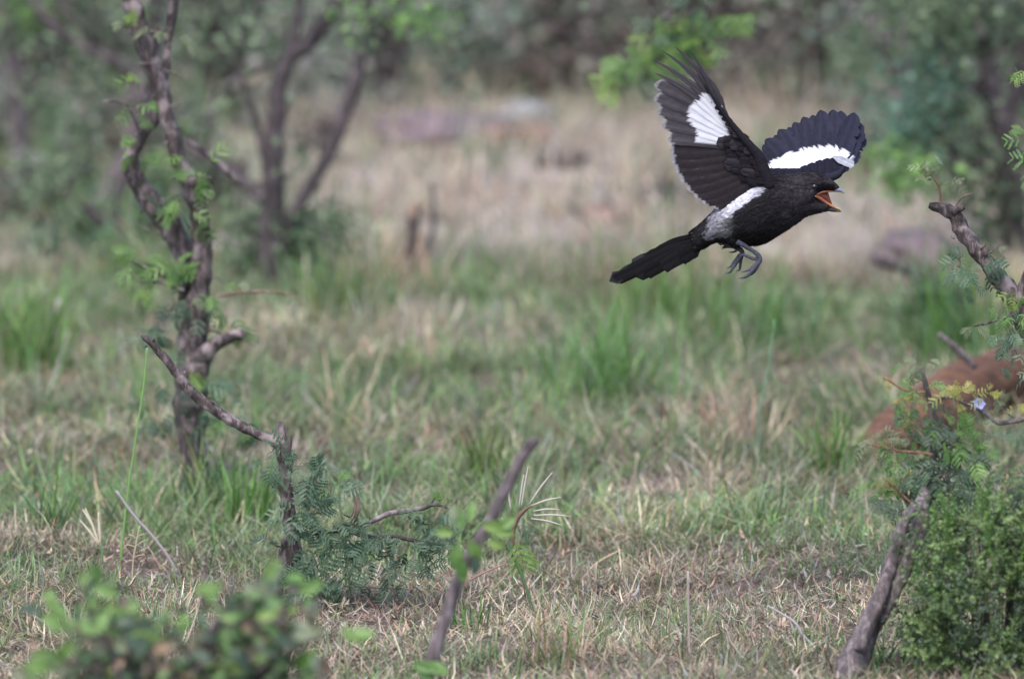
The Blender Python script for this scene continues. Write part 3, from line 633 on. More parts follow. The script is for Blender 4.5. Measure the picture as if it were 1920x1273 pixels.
for _ in range(1500):
    h = R.choice(humps); q = P(h[0] + R.gauss(0, .42) * h[2], h[1] + 25 + R.gauss(0, .45) * h[3], YN + .03 + R.gauss(0, .07))
    e = Vector((R.uniform(-1, 1), R.uniform(-1, 1), R.uniform(-.6, .8))).normalized() * R.uniform(20, 40) * sN; t_ = e.cross(Vector((R.uniform(-1, 1), R.uniform(-1, 1), 1))).normalized() * e.length * .28
    g = R.uniform(.7, 1.3); cc = R.choice(mdark); m.add([q, q + e * .3 - t_ * .8, q + e * .65 - t_, q + e, q + e * .65 + t_, q + e * .3 + t_ * .8], [(0, 1, 2, 3), (0, 3, 4, 5)], (cc[0] * g, cc[1] * g, cc[2] * g))
o = m.build('small_leaves', FOLIAGE, nb); o['kind'] = 'stuff'
m = MB(); tube(m, pxpts([(520, 1240, 6), (590, 1200, 5), (640, 1188, 3)], YN), 5, 4); m.build('twig', BARK_DARK, nb)

# near, out of focus: stick with yellow green leaves
YK = 12.2
b = P(757, 1462, YK); b.z = 0
sk = thing('bare_stick', b, 'blurred grey brown stick leaning right with a bunch of yellow green leaves halfway up', 'stick')
m = MB(); tube(m, pxpts([(755, 1480, 36), (765, 1425, 34), (785, 1330, 30), (806, 1245, 27), (828, 1180, 25), (846, 1125, 24), (866, 1070, 22), (892, 1020, 20), (918, 980, 20), (942, 930, 22), (962, 890, 21), (978, 858, 20), (992, 838, 22), (1004, 826, 19), (1008, 822, 9)], YK), 14, 7, .2, .2, 60, seed=7)
m.build('stem', BARK_GREY, sk)
sK = 1 / ppm(YK)
for (px, py, d, s, kd) in [(905, 985, (1, 0, -.1), 44, 'bright'), (880, 1015, (.6, 0, -1), 48, 'bright'), (860, 1020, (-.2, 0, -1), 50, 'green'), (850, 1000, (-1, 0, .1), 34, 'bright'), (868, 990, (-.4, 0, 1), 40, 'green'), (890, 1040, (.1, 0, -1), 40, 'dark'), (925, 1000, (.8, 0, .1), 40, 'bright'), (940, 990, (.6, 0, .5), 34, 'green'), (865, 1045, (0, 0, -1), 48, 'green'), (880, 975, (.2, 0, 1), 36, 'green'), (915, 1015, (.9, 0, -.3), 34, 'bright'), (855, 975, (-.3, 0, .9), 30, 'sage')]:
    place_leaf(sk, R.choice(OV[kd]), P(px, py, YK - .03), d, s * sK, R, 1.3)
for (px, py) in [(820, 1255), (840, 1262), (810, 1275)]:
    place_leaf(sk, OV['green'][0], P(px, py, YK - .1), (R.uniform(-1, 1), 0, .2), 46 * sK, R, 1.2)
m = MB(); tube(m, pxpts([(800, 1330, 8), (820, 1290, 7), (825, 1262, 4, -.1)], YK), 5, 4); m.build('twig', BARK_GREY, sk)

# ------------------------------------------------------------------ single stalks, sticks and scraps
def stalk(name, rows, Y, c, label, cat, extra=None):
    b = P(rows[0][0], rows[0][1], Y); mb = MB(); tube(mb, pxpts(rows, Y), 6, 5, col=c)
    if extra: extra(mb, Y)
    o = mb.build(name, STALK, None, org=b); tag(o, label, cat); return o
def seedspikes(spec, wd=4, c=PS, jitter=0):
    def f(mb, Y):
        RR = random.Random(3)
        for (x0, y0, x1, y1) in spec:
            tube(mb, pxpts([(x0, y0, 2), (x0 * .5 + x1 * .5, y0 * .5 + y1 * .5 - 2, wd), (x1, y1, 1.5)], Y), 5, 4, col=c)
            for k in range(14):
                f_ = k / 14; a = P(x0 + (x1 - x0) * f_, y0 + (y1 - y0) * f_, Y); s = 5 / ppm(Y)
                e = Vector((RR.uniform(-1, 1), RR.uniform(-1, 1), RR.uniform(-.3, 1))) * s
                mb.add([a, a + e * .5 + Vector((s * .2, 0, 0)), a + e], [(0, 1, 2)], c)
    return f
stalk('seeding_grass', [(185, 1085, 5), (192, 1040, 5), (188, 1020, 4)], 13.9, BG, 'grass stalk with two pale upright seed spikes near the left edge', 'grass', seedspikes([(186, 1022, 172, 985), (188, 1022, 184, 960), (187, 1022, 160, 952), (186, 1022, 150, 975), (172, 985, 155, 955)], 5))
stalk('tall_grass', [(222, 1110, 5), (230, 1010, 5), (243, 900, 4), (258, 800, 4), (270, 720, 4), (276, 650, 3)], 13.95, LG, 'long thin pale green grass stem rising left of the sapling trunk', 'grass')
stalk('dry_stick', [(345, 1118, 5), (325, 1060, 6), (290, 1010, 6), (250, 965, 6), (218, 920, 5)], 13.9, (.36, .31, .32), 'thin straight greyish lilac stick slanting up to the left in the grass', 'stick')
stalk('tall_grass', [(248, 1130, 3), (249, 1060, 3), (255, 1020, 3), (262, 985, 2)], 13.75, ST, 'very thin straw stem with an open seed head above the foreground bush', 'grass', seedspikes([(253, 1025, 232, 1022), (253, 1025, 275, 1012), (250, 1050, 234, 1055), (250, 1045, 272, 1040), (256, 1010, 240, 1002), (256, 1008, 274, 1000)], 2, ST))
stalk('seeding_grass', [(1018, 1262, 6), (1012, 1200, 6), (995, 1130, 6), (975, 1070, 6), (955, 1030, 5), (953, 1020, 3)], 13.5, (.09, .15, .07), 'tall dark green sedge stalk at bottom centre topped by a drooping green leaf', 'sedge')
stalk('star_seed_head', [(985, 1118, 3), (975, 1060, 4), (962, 1010, 6), (968, 975, 10), (985, 955, 7), (998, 948, 3)], 13.6, (.16, .10, .07), 'dried seed head with pale spikes radiating like a star at centre bottom', 'seed head', seedspikes([(958, 955, 950, 900), (973, 952, 982, 890), (977, 952, 990, 875), (992, 945, 1036, 885), (995, 948, 1052, 932), (1000, 958, 1050, 955), (1000, 966, 1070, 968), (996, 972, 1055, 985), (958, 955, 952, 925)], 4, (.50, .44, .38)))
stalk('dead_weed', [(1293, 1300, 6), (1293, 1230, 5), (1291, 1160, 5), (1290, 1070, 5)], 13.15, (.40, .32, .28), 'upright straight brownish dry stem in the lower middle right', 'stem')
stalk('dead_weed', [(1838, 975, 5), (1884, 960, 4), (1885, 930, 4), (1888, 890, 6)][1:], 14.3, (.45, .30, .2), 'short orange brown dry stem standing behind the green bush', 'stem')
stalk('red_grass', [(868, 1096, 2), (885, 1085, 3), (920, 1068, 3.5), (950, 1056, 2)], 13.45, (.30, .15, .14), 'single reddish grass blade beside the blurred stick', 'grass')
stalk('dead_weed', [(775, 1105, 3), (740, 1103, 4), (690, 1100, 4), (645, 1098, 2)], 13.65, (.22, .15, .14), 'thin dark stem lying level under the stump foliage', 'stem')
stalk('dead_weed', [(1535, 1270, 8), (1530, 1220, 7), (1505, 1190, 6), (1488, 1165, 6), (1440, 1135, 3)], 13.3, (.42, .38, .38), 'pale grey bent dry stem left of the leaning dead stem', 'stem')
stalk('dead_weed', [(1165, 1030, 3), (1120, 1055, 5), (1085, 1090, 4)], 14.0, (.50, .36, .25), 'curved pale orange straw lying in the grass right of centre', 'stem')
stalk('straw_plume', [(1438, 975, 5), (1455, 966, 10), (1480, 958, 7)], 14.55, PS, 'whitish straw plume lying in the grass right of centre', 'grass', seedspikes([(1455, 966, 1540, 936), (1455, 966, 1560, 925), (1452, 965, 1510, 935), (1455, 966, 1530, 950), (1450, 968, 1490, 940), (1450, 966, 1480, 935)], 5, (.62, .54, .42)))
stalk('dead_weed', [(700, 655, 5), (780, 658, 8), (840, 660, 8), (900, 664, 5)], 16.6, (.40, .38, .25), 'pale level stem lying across the middle ground grass', 'stem')
stalk('dead_weed', [(955, 738, 7), (985, 735, 10), (1015, 738, 6)], 16.0, (.50, .44, .36), 'short whitish fallen stem in the middle ground', 'stem')
stalk('tall_grass', [(1420, 900, 4), (1423, 780, 4), (1440, 690, 4), (1452, 600, 3)], 15.0, (.16, .28, .16), 'tall thin blue green grass stem below the bird', 'grass')
stalk('tall_grass', [(110, 560, 8), (103, 640, 8), (100, 500, 10)][0:2] + [(90, 690, 10)], 16.3, (.36, .34, .30), 'pale upright dead stem near the left edge', 'stem')
stalk('tall_grass', [(1262, 1060, 4), (1300, 980, 4), (1345, 960, 3), (1352, 950, 2)][:2], 14.2, BG, 'short blue green stem slanting right in the near grass', 'grass')
# drooping leaf on the sedge stalk
b0 = P(965, 1010, 13.5)
sl = link('fern_frond', BI['bright'][0], None)
yv = Vector((.35, -.1, -1)).normalized(); xv = yv.cross(Vector((.2, -1, .1))).normalized(); zv = xv.cross(yv)
sl.matrix_world = Matrix.Translation(b0) @ Matrix((xv, yv, zv)).transposed().to_4x4() @ Matrix.Scale(66 / ppm(13.5), 4)
tag(sl, 'bright green feathery leaf hanging beside the dark sedge stalk', 'leaf')
for (px, py, s, kd, lab) in [(968, 985, 40, 'blue', 'blue green feathery leaf below the star shaped seed head'), (948, 968, 34, 'bright', 'yellowish green feathery leaf left of the star shaped seed head')]:
    o = link('fern_frond', BI[kd][2], None); yv = Vector((.7 if kd == 'blue' else -.6, -.2, -.5)).normalized(); xv = yv.cross(Vector((.1, -1, .4))).normalized(); zv = xv.cross(yv)
    o.matrix_world = Matrix.Translation(P(px, py, 13.58)) @ Matrix((xv, yv, zv)).transposed().to_4x4() @ Matrix.Scale(s / ppm(13.58), 4); tag(o, lab, 'leaf')
# dark fallen feather
mb = MB(); p0 = P(1100, 1160, 13.52); p1 = P(1138, 1180, 13.5)
c_ = (.018, .014, .016)
vs = []; fs = []
for i in range(9):
    t = i / 8; q = p0.lerp(p1, t); ww = .0055 * math.sin(math.pi * min(.97, t + .06)) ** .6
    vs += [q + Vector((0, 0, ww * .8 + .006)), q + Vector((0, -.002, .006)), q + Vector((0, -.001, -ww * .8 + .006))]
for i in range(8): fs += [(i * 3, i * 3 + 1, i * 3 + 4, i * 3 + 3), (i * 3 + 1, i * 3 + 2, i * 3 + 5, i * 3 + 4)]
mb.add(vs, fs, c_); tag(mb.build('fallen_feather', FEATHER, None, org=p0), 'small black feather like scrap lying in the near grass right of centre', 'feather')
# pale blue flower near the right log
mb = MB(); q = P(1836, 757, 13.2); s = 13 / ppm(13.2)
for k in range(5):
    a = k * 1.256; e = Vector((math.cos(a), -.3, math.sin(a))) * s; t = Vector((-math.sin(a), 0, math.cos(a))) * s * .45
    mb.add([q, q + e * .6 - t, q + e, q + e * .6 + t], [(0, 1, 2, 3)], (.36, .36, .72))
tube(mb, [(*q, .0006), (q.x + .004, q.y + .01, q.z - .06, .0008), (q.x + .006, q.y + .02, 0, .001)], 5, 3, col=(.15, .22, .1))
tag(mb.build('blue_flower', STALK, None, org=Vector((q.x, q.y, 0))), 'small pale violet blue flower among the shoots at the right edge', 'flower')

# ------------------------------------------------------------------ red brown log at the right edge
YG = 15.35
b = P(1650, 860, YG); b.z = 0
mb = MB()
rows = [(1618, 864, 40, -.25), (1648, 838, 78, -.2), (1690, 806, 98, -.12), (1740, 774, 108, -.03), (1790, 746, 114, .05), (1840, 724, 114, .12), (1890, 708, 112, .18), (1930, 716, 116, .2), (1990, 745, 110, .22), (2050, 780, 80, .22)]
tube(mb, pxpts(rows, YG), 40, 10, .16, .16, 26, seed=3)
lg = mb.build('fallen_log', BARK_RED, None, org=b)
tag(lg, 'smooth red brown fallen log bending upward in the grass at the right edge', 'log')

# ------------------------------------------------------------------ background trees
def bleaves(mb, c, n, rad, s, cols, R, flat=.7):
    for _ in range(n):
        d = Vector((R.gauss(0, 1), R.gauss(0, 1), R.gauss(0, flat)))
        q = c + d * rad * .5; e = Vector((R.uniform(-1, 1), R.uniform(-1, 1), R.uniform(-.8, .6))).normalized() * s * R.uniform(.6, 1.3)
        t = e.cross(Vector((R.uniform(-1, 1), R.uniform(-1, 1), R.uniform(-1, 1)))).normalized() * s * .32
        cc = R.choice(cols); g = R.uniform(.7, 1.3)
        mb.add([q, q + e * .5 - t, q + e, q + e * .5 + t], [(0, 1, 2, 3)], (cc[0] * g, cc[1] * g, cc[2] * g))
CG = [(.10, .15, .075), (.15, .205, .115), (.20, .25, .155)]; CB = [(.16, .29, .08), (.22, .37, .10), (.14, .24, .10)]; CD = [(.07, .105, .06), (.10, .14, .08), (.12, .125, .085)]; CBG = [(.10, .18, .12), (.14, .24, .17)]; CBR = [(.16, .125, .11), (.25, .20, .185), (.10, .08, .07)]; CGY = [(.20, .22, .16), (.28, .28, .23), (.34, .32, .29)]
def bgtree(name, Y, stems, crown, label, mat=BARK_DARK, group='background thorn trees', cat='tree'):
    r0 = stems[0][0]; b = P(r0[0], r0[1], Y); b.z = 0
    t = thing(name, b, label, cat, group)
    for i, rows in enumerate(stems):
        rows = list(rows)
        if i == 0:
            r = rows[0]; q = pxpts(rows, Y); q = [(b.x, b.y, -.01, q[0][3] * 1.25)] + q
            m = MB(); tube(m, q, 12, 5, .25, .2, 30, seed=i)
        else:
            m = MB(); tube(m, pxpts(rows, Y), 10, 5, .25, .2, 30, seed=i + 3)
        m.build('trunk' if i == 0 else 'limb', mat[i % len(mat)] if isinstance(mat, list) else mat, t)
    RT = random.Random(len(label)); m = MB()
    for k in range(16):
        rows = RT.choice(stems); j = RT.randrange(1, len(rows)); r = rows[j]; x, y = r[0], r[1]; ang = RT.uniform(-2.9, -.2); L = RT.uniform(60, 170); pt_ = [(x, y, min(10, r[2] * .4))]
        for q in range(4):
            ang += RT.gauss(0, .35); x += math.cos(ang) * L / 4; y += math.sin(ang) * L / 4; pt_.append((x, y, 6 - q * 1.2, RT.uniform(-.05, .05)))
        tube(m, pxpts(pt_, Y), 5, 3, .2)
    m.build('twigs', BARK_DARK, t)['kind'] = 'stuff'
    if crown:
        RR = random.Random(len(label) * 7 + int(Y * 10)); m = MB()
        for (px, py, n, rad, s, cols, *dy) in crown:
            yy = Y + (dy[0] if dy else 0)
            bleaves(m, P(px, py, yy), n, rad / ppm(yy), s / ppm(yy), cols, RR)
        m.build('crown', FOLIAGE, t)
    return t
bgtree('forked_tree', 17.4, [
    [(512, 530, 54), (510, 450, 48), (510, 380, 46), (512, 300, 42), (518, 220, 36), (522, 165, 32), (540, 115, 30), (575, 80, 36), (610, 35, 36), (635, -15, 32), (650, -120, 26), (640, -300, 16)],
    [(522, 480, 30), (548, 400, 26), (585, 345, 25), (625, 270, 27), (655, 190, 27), (675, 120, 25), (686, 40, 22), (700, -60, 20), (760, -200, 14)],
    [(505, 380, 24), (455, 342, 24), (420, 318, 24), (385, 292, 22), (350, 272, 16), (300, 262, 12)],
    [(524, 170, 20), (540, 120, 20), (552, 70, 20), (562, 10, 16), (560, -120, 12)], [(505, 330, 20), (480, 230, 14), (455, 150, 10), (440, 110, 8)]],
    [(660, 25, 60, 50, 16, CB, -.5), (760, 25, 110, 60, 16, CB, -.5), (815, 40, 60, 40, 16, CB, -.5), (680, 75, 50, 40, 16, CG, -.5), (850, 90, 90, 60, 18, CD, -.2), (790, 60, 30, 60, 16, CG), (470, 440, 110, 110, 20, CG), (570, 470, 110, 90, 20, CG), (540, 300, 40, 60, 18, CG), (420, 190, 50, 100, 20, CG, .3), (470, 60, 50, 80, 20, CG, .3), (640, 420, 100, 60, 20, CG), (560, -200, 700, 400, 26, CG)],
    'dark forked background tree with bending stems, between the sapling and the clearing', [BARK_DARK, BARK_DARK, BARK_GREY, BARK_DARK, BARK_DARK])
bgtree('leaning_tree', 18.2, [
    [(170, 460, 54), (195, 400, 50), (222, 335, 48), (245, 280, 44), (262, 220, 42), (262, 165, 38), (235, 125, 30), (190, 100, 26), (140, 80, 22), (90, 40, 18), (40, -30, 14)],
    [(262, 200, 30), (285, 120, 30), (290, 40, 34), (295, -60, 30), (300, -220, 20)], [(190, 100, 14), (165, 60, 14), (120, 20, 12), (95, -40, 10)]],
    [(120, 130, 90, 110, 22, CG), (190, 170, 60, 80, 20, CG), (110, 320, 90, 90, 20, CG, -.4), (60, 340, 50, 60, 20, CG), (380, 80, 60, 110, 22, CG), (350, 200, 50, 80, 20, CG), (200, 60, 50, 90, 20, CD), (150, -200, 700, 400, 26, CG)],
    'leaning purple grey background tree arching left behind the sapling', [BARK_GREY, BARK_DARK, BARK_DARK])
bgtree('slim_tree', 18.7, [[(45, 395, 34), (40, 330, 32), (32, 250, 32), (26, 170, 32), (16, 90, 30), (4, 0, 28), (-20, -200, 20)], [(30, 200, 14), (70, 150, 12), (110, 130, 8)]],
    [(55, 15, 140, 70, 24, CB), (10, 60, 60, 60, 22, CG), (100, 230, 120, 80, 22, CG, .3), (-20, -220, 500, 300, 26, CG)],
    'slim upright background tree trunk at the left edge', BARK_GREY)
bgtree('dense_tree', 17.7, [
    [(1905, 500, 46), (1902, 420, 44), (1900, 340, 40), (1888, 270, 42), (1872, 220, 36), (1858, 160, 34), (1846, 100, 30), (1830, 20, 28), (1815, -80, 24)],
    [(1885, 260, 30), (1898, 200, 28), (1915, 140, 28), (1950, 60, 24), (1990, -80, 18)], [(1868, 215, 22), (1830, 165, 14), (1790, 140, 10), (1750, 60, 8)], [(1895, 340, 26), (1850, 310, 18), (1800, 290, 14), (1760, 260, 10)], [(1900, 350, 20), (1930, 300, 16), (1980, 280, 12)]],
    [(1770, 60, 300, 130, 22, CG), (1720, 20, 200, 100, 22, CG), (1840, 40, 200, 100, 22, CD), (1740, 150, 200, 110, 22, CBG), (1720, 240, 260, 110, 22, CBG), (1700, 330, 240, 80, 22, CB, -.3), (1740, 290, 160, 90, 22, CG), (1690, 260, 90, 50, 20, CBG), (1850, 310, 220, 110, 22, CD), (1890, 390, 240, 90, 22, CD), (1820, 350, 120, 80, 22, CG), (1790, 200, 120, 80, 22, CG), (1900, 60, 120, 90, 22, CD), (1840, 450, 120, 60, 22, CG), (1840, -200, 700, 360, 26, CG)],
    'dense green background tree with a dark forked trunk at the right edge', BARK_DARK)
bgtree('grey_tree', 19.4, [[(1668, 300, 36), (1676, 240, 34), (1688, 180, 34), (1700, 110, 32), (1706, 40, 28), (1720, -80, 24)], [(1682, 150, 22), (1665, 105, 26), (1645, 55, 24), (1632, 0, 22), (1610, -100, 16)]],
    [(1620, 90, 90, 80, 24, CG), (1660, -100, 400, 220, 26, CG)], 'pale grey forked background trunk right of the bird', BARK_GREY)
bgtree('thick_tree', 22.3, [[(885, 35, 62), (880, 0, 62), (872, -60, 58), (850, -200, 46)], [(940, 110, 20), (935, 60, 18), (925, 10, 14), (920, -80, 12)][0:4]],
    [(940, 10, 120, 90, 24, CG), (860, 60, 80, 80, 24, CD), (860, -200, 500, 300, 30, CG)], 'thick dark trunk far back at the top centre', BARK_DARK)
# tree standing outside the right edge whose low bough hangs into the top of the frame
t = bgtree('overhanging_tree', 15.9, [
    [(2120, 780, 60), (2115, 500, 54), (2080, 200, 46), (2020, -50, 38), (1900, -220, 30), (1700, -260, 22), (1500, -200, 16), (1380, -100, 12), (1335, 0, 10), (1300, 60, 8), (1230, 110, 6), (1170, 140, 4)], [(1380, -100, 8), (1290, -30, 7), (1240, 40, 5)]],
    None, 'bright green thorn bough hanging into the top of the view above the raised wing', BARK, None, 'tree')
R = random.Random(77)
for c in [(1165, 145, 7, 26, 44, 'bright'), (1190, 115, 6, 34, 42, 'green'), (1215, 95, 7, 40, 44, 'green'), (1240, 65, 7, 44, 44, 'blue'), (1265, 95, 6, 36, 42, 'bright'), (1290, 75, 6, 40, 44, 'bright'), (1310, 45, 6, 40, 42, 'green'), (1340, 45, 6, 34, 42, 'green'), (1255, 110, 6, 30, 40, 'green'), (1230, 80, 6, 34, 40, 'bright'), (1320, 70, 6, 34, 40, 'green'), (1275, 60, 6, 36, 40, 'blue'), (1285, 40, 5, 40, 42, 'green'), (1305, 5, 6, 40, 42, 'blue'), (1195, 150, 3, 20, 40, 'dark'), (1330, -60, 10, 80, 44, 'green'), (1600, -240, 30, 300, 50, 'green'), (1950, -150, 30, 300, 50, 'green')]:
    cluster(t, c[0], c[1], 15.9, c[2], c[3], c[4], c[5], R, down=.2)

# thin broken post with an orange tip
b = P(772, 548, 17.3); b.z = 0
pt = thing('broken_post', b, 'thin dark upright dead stem with a pale orange broken tip in front of the clearing', 'stump')
m = MB(); tube(m, pxpts([(770, 560, 30), (770, 520, 26), (771, 470, 24), (773, 430, 24), (776, 408, 22)], 17.3), 10, 5, .2, .3, 40); m.build('stem', BARK_DARK, pt)
m = MB(); tube(m, pxpts([(776, 410, 22), (778, 395, 20), (781, 378, 10)], 17.3), 10, 4, .2, .3, 40); m.build('broken_tip', BARK_TAN, pt)
twig(pt, [(785, 520, 10), (800, 470, 12), (812, 430, 10), (812, 360, 8), (806, 345, 12)], 17.5, BARK_GREY, 'twig')

# fallen limbs and rocks on the clearing
def rock(name, px, py, w_, h_, mat, label, depth=.12, seed=0, cat='rock'):
    Y = gY(py + h_ * .5); c = P(px, py, Y); s = 1 / ppm(Y)
    bm = bmesh.new(); bmesh.ops.create_icosphere(bm, subdivisions=4, radius=1)
    for v in bm.verts:
        k = 1 + .35 * mn.noise(v.co * 1.4 + Vector((seed, 0, 0))) + .12 * mn.noise(v.co * 4 + Vector((seed, 3, 0)))
        v.co = Vector((v.co.x * w_ * .5 * s * k, v.co.y * depth * k, v.co.z * h_ * .62 * s * k))
    me = bpy.data.meshes.new(name); bm.to_mesh(me); bm.free(); me.materials.append(mat)
    me.polygons.foreach_set('use_smooth', [True] * len(me.polygons))
    o = link(name, me); o.location = (c.x, c.y, c.z); tag(o, label, cat, 'rocks on the clearing'); return o
ROCKP = bark_mat('rock_purple', (.11, .08, .09), (.17, .125, .145), (.24, .185, .20), scale=14, lich=.9)
ROCKR = bark_mat('rock_red', (.14, .085, .07), (.24, .15, .12), (.36, .25, .20), scale=14, lich=.9)
ROCKG = bark_mat('rock_grey', (.22, .22, .23), (.30, .31, .32), (.38, .39, .41), scale=14, lich=.9)
rock('flat_rock', 815, 240, 260, 46, ROCKP, 'flat purplish rock lying at the back of the clearing left of the bird', .16, 1)
rock('flat_rock', 925, 255, 60, 40, ROCKR, 'small orange tinted rock at the right end of the flat purplish rock', .08, 2)
rock('flat_rock', 1000, 250, 90, 34, ROCKR, 'low red brown rock in the middle of the row of rocks', .08, 3)
rock('flat_rock', 985, 212, 90, 34, ROCKG, 'pale blue grey rock behind the low red brown rock', .08, 4)
rock('flat_rock', 1710, 470, 150, 60, ROCKP, 'purplish brown mound of rock behind the fallen stick right of the bird', .14, 5)
rock('flat_rock', 1140, 400, 130, 24, ROCKR, 'low pinkish stone in the clearing under the raised wing', .10, 6)
rock('flat_rock', 1010, 150, 110, 50, ROCKR, 'dark reddish stone under the bushes at the back of the clearing', .14, 8)
def fallen(name, rows, Y, mat, label):
    b = P(rows[0][0], rows[0][1], Y); m = MB(); tube(m, pxpts(rows, Y), 9, 5, .2, .2, 30)
    tag(m.build(name, mat, None, org=b), label, 'stick')
fallen('fallen_branch', [(1634, 484, 16), (1665, 494, 22), (1700, 506, 22), (1740, 519, 20), (1780, 540, 20), (1815, 562, 18)], 16.9, BARK_DARK, 'dark fallen stick sloping down to the right beyond the flying bird')
fallen('fallen_branch', [(640, 262, 14), (680, 250, 18), (740, 246, 22), (790, 248, 20)], 20.3, ROCKP, 'purplish fallen branch beside the flat rock at the back of the clearing')
fallen('fallen_branch', [(1760, 625, 8), (1795, 655, 13), (1830, 690, 12)], 15.2, BARK_GREY, 'pale grey stick resting above the red brown log')

# background bushes closing the view
def bgbush(px, py, wpx, hpx, cols, label, dens=1., mat=BARK_DARK, sz=26, seed=0, Yo=None):
    if hpx > 300: py += 95
    Y = gY(py) if Yo is None else Yo; RR = random.Random(seed + 100); c = P(px, py, Y); s = 1 / ppm(Y)
    t = thing('background_bush', (c.x, c.y, 0), label, 'bush', 'bushes at the back of the clearing')
    m = MB(); W, H = wpx * s * .5, hpx * s
    for i in range(9):
        th = RR.uniform(0, 6.28); r = RR.uniform(.2, .9) * W
        tube(m, [(c.x, c.y, -.01, .010), (c.x + r * .35 * math.cos(th), c.y + r * .35 * math.sin(th), H * .45, .008), (c.x + r * math.cos(th), c.y + r * math.sin(th), H * RR.uniform(.7, 1), .004)], 6, 4, .2, seed=i)
    m.build('stems', mat, t)
    m = MB()
    for k in range(int(26 * dens)):
        th = RR.uniform(0, 6.28); r = math.sqrt(RR.random()) * W; z = H * RR.uniform(.08, 1.0) * math.sqrt(max(.05, 1 - (r / W) ** 2 * .8))
        bleaves(m, Vector((c.x + r * math.cos(th), c.y + r * math.sin(th) * .7, z)), int(46), H * .26, sz * s, RR.choice(cols) if isinstance(cols[0], list) else cols, RR)
    m.build('crown', FOLIAGE, t)
bgbush(60, 130, 420, 420, [CG, CGY, CGY, CBR], 'green bush behind the slim trunk at the far left', 1.4, seed=1)
bgbush(420, 150, 460, 430, [CG, CGY, CGY], 'mixed green bush behind the forked tree', 1.6, seed=2)
bgbush(250, 90, 400, 380, [CBR, CG, CGY], 'dark bush behind the leaning background tree', 1.3, seed=3)
bgbush(720, 110, 360, 360, [CBG, CGY, CGY, CG], 'greyish green bush behind the flat rock', 1.0, seed=4)
bgbush(1060, 90, 320, 330, [CGY, CD, CBR, CBR], 'dark brownish bush behind the clearing left of the hanging bough', 1.1, seed=5)
bgbush(1330, 110, 360, 360, [CBR, CGY, CBR, CD], 'brownish twiggy bush behind the raised wing', 1.1, seed=6)
bgbush(1530, 120, 300, 360, [CGY, CBR, CBR, CG], 'mottled green brown bush behind the head of the bird', 1.2, seed=7)
bgbush(1760, 180, 340, 420, [CG, CBG, CGY], 'fresh green bush behind the dense tree at the right', 1.6, seed=8)
bgbush(1960, 260, 300, 420, [CG, CGY, CD], 'green bush past the right edge beside the dense tree', 1.4, seed=9)
bgbush(-120, 180, 400, 450, [CG, CD], 'green bush past the left edge of the view', 1.3, seed=10)
bgbush(900, 40, 500, 420, [CG, CBR, CGY], 'dark thicket around the thick trunk at top centre', 1.6, seed=11)
bgbush(1250, 30, 500, 420, [CBR, CGY, CBR], 'brown green thicket at the back behind the hanging bough', 1.6, seed=12)
bgbush(560, 30, 460, 420, [CGY, CD, CG], 'green thicket at the back above the forked tree', 1.5, seed=13)
bgbush(1560, 20, 460, 420, [CD, CGY, CBR], 'shadowy thicket at the back right of centre', 1.5, seed=14)
bgbush(160, 20, 460, 420, [CGY, CBR, CG], 'dark green thicket at the back left', 1.5, seed=15)
bgbush(1850, 20, 460, 420, [CG, CD], 'dark green thicket at the back right', 1.5, seed=16)
bgbush(1260, 395, 180, 60, [CBR, CD], 'low brownish dwarf bush in the clearing under the wing', .35, seed=17, sz=18)
bgbush(1620, 330, 120, 70, [CG, CBR], 'low yellowish green dwarf bush right of the bird head', .3, seed=18, sz=18)
bgbush(540, 520, 240, 130, [CG, CD], 'low green undergrowth around the foot of the forked tree', .9, seed=19, sz=20)
bgbush(220, 500, 340, 130, [CG, CBG], 'low green undergrowth below the leaning background tree', 1.0, seed=20, sz=20)
bgbush(80, 420, 300, 130, [CGY, CBR, CG], 'low brown green scrub beside the slim trunk', .8, seed=22, sz=20)
bgbush(380, 410, 200, 130, [CG, CBR, CGY], 'low scrub between the leaning tree and the forked tree', .8, seed=23, sz=20)
bgbush(280, 300, 300, 120, [CG, CGY, CBR], 'grey green scrub further back behind the sapling', .9, seed=24, sz=22)
bgbush(30, 310, 300, 150, [CGY, CG, CBR], 'pale grey green scrub at the back left', .8, seed=25, sz=22)
bgbush(600, 310, 110, 80, [CG, CBR], 'small dark scrub beside the right stem of the forked tree', .4, seed=26, sz=18)
bgbush(1450, 330, 150, 60, [CGY, CG], 'low olive dwarf bush behind the neck of the bird', .3, seed=27, sz=18)
bgbush(1060, 330, 160, 50, [CGY, CBR], 'low grey dwarf bush in the middle of the clearing', .25, seed=28, sz=18)
bgbush(1760, 610, 150, 90, [CG, CD], 'low dark green undergrowth behind the red brown log', .7, seed=21, sz=18)

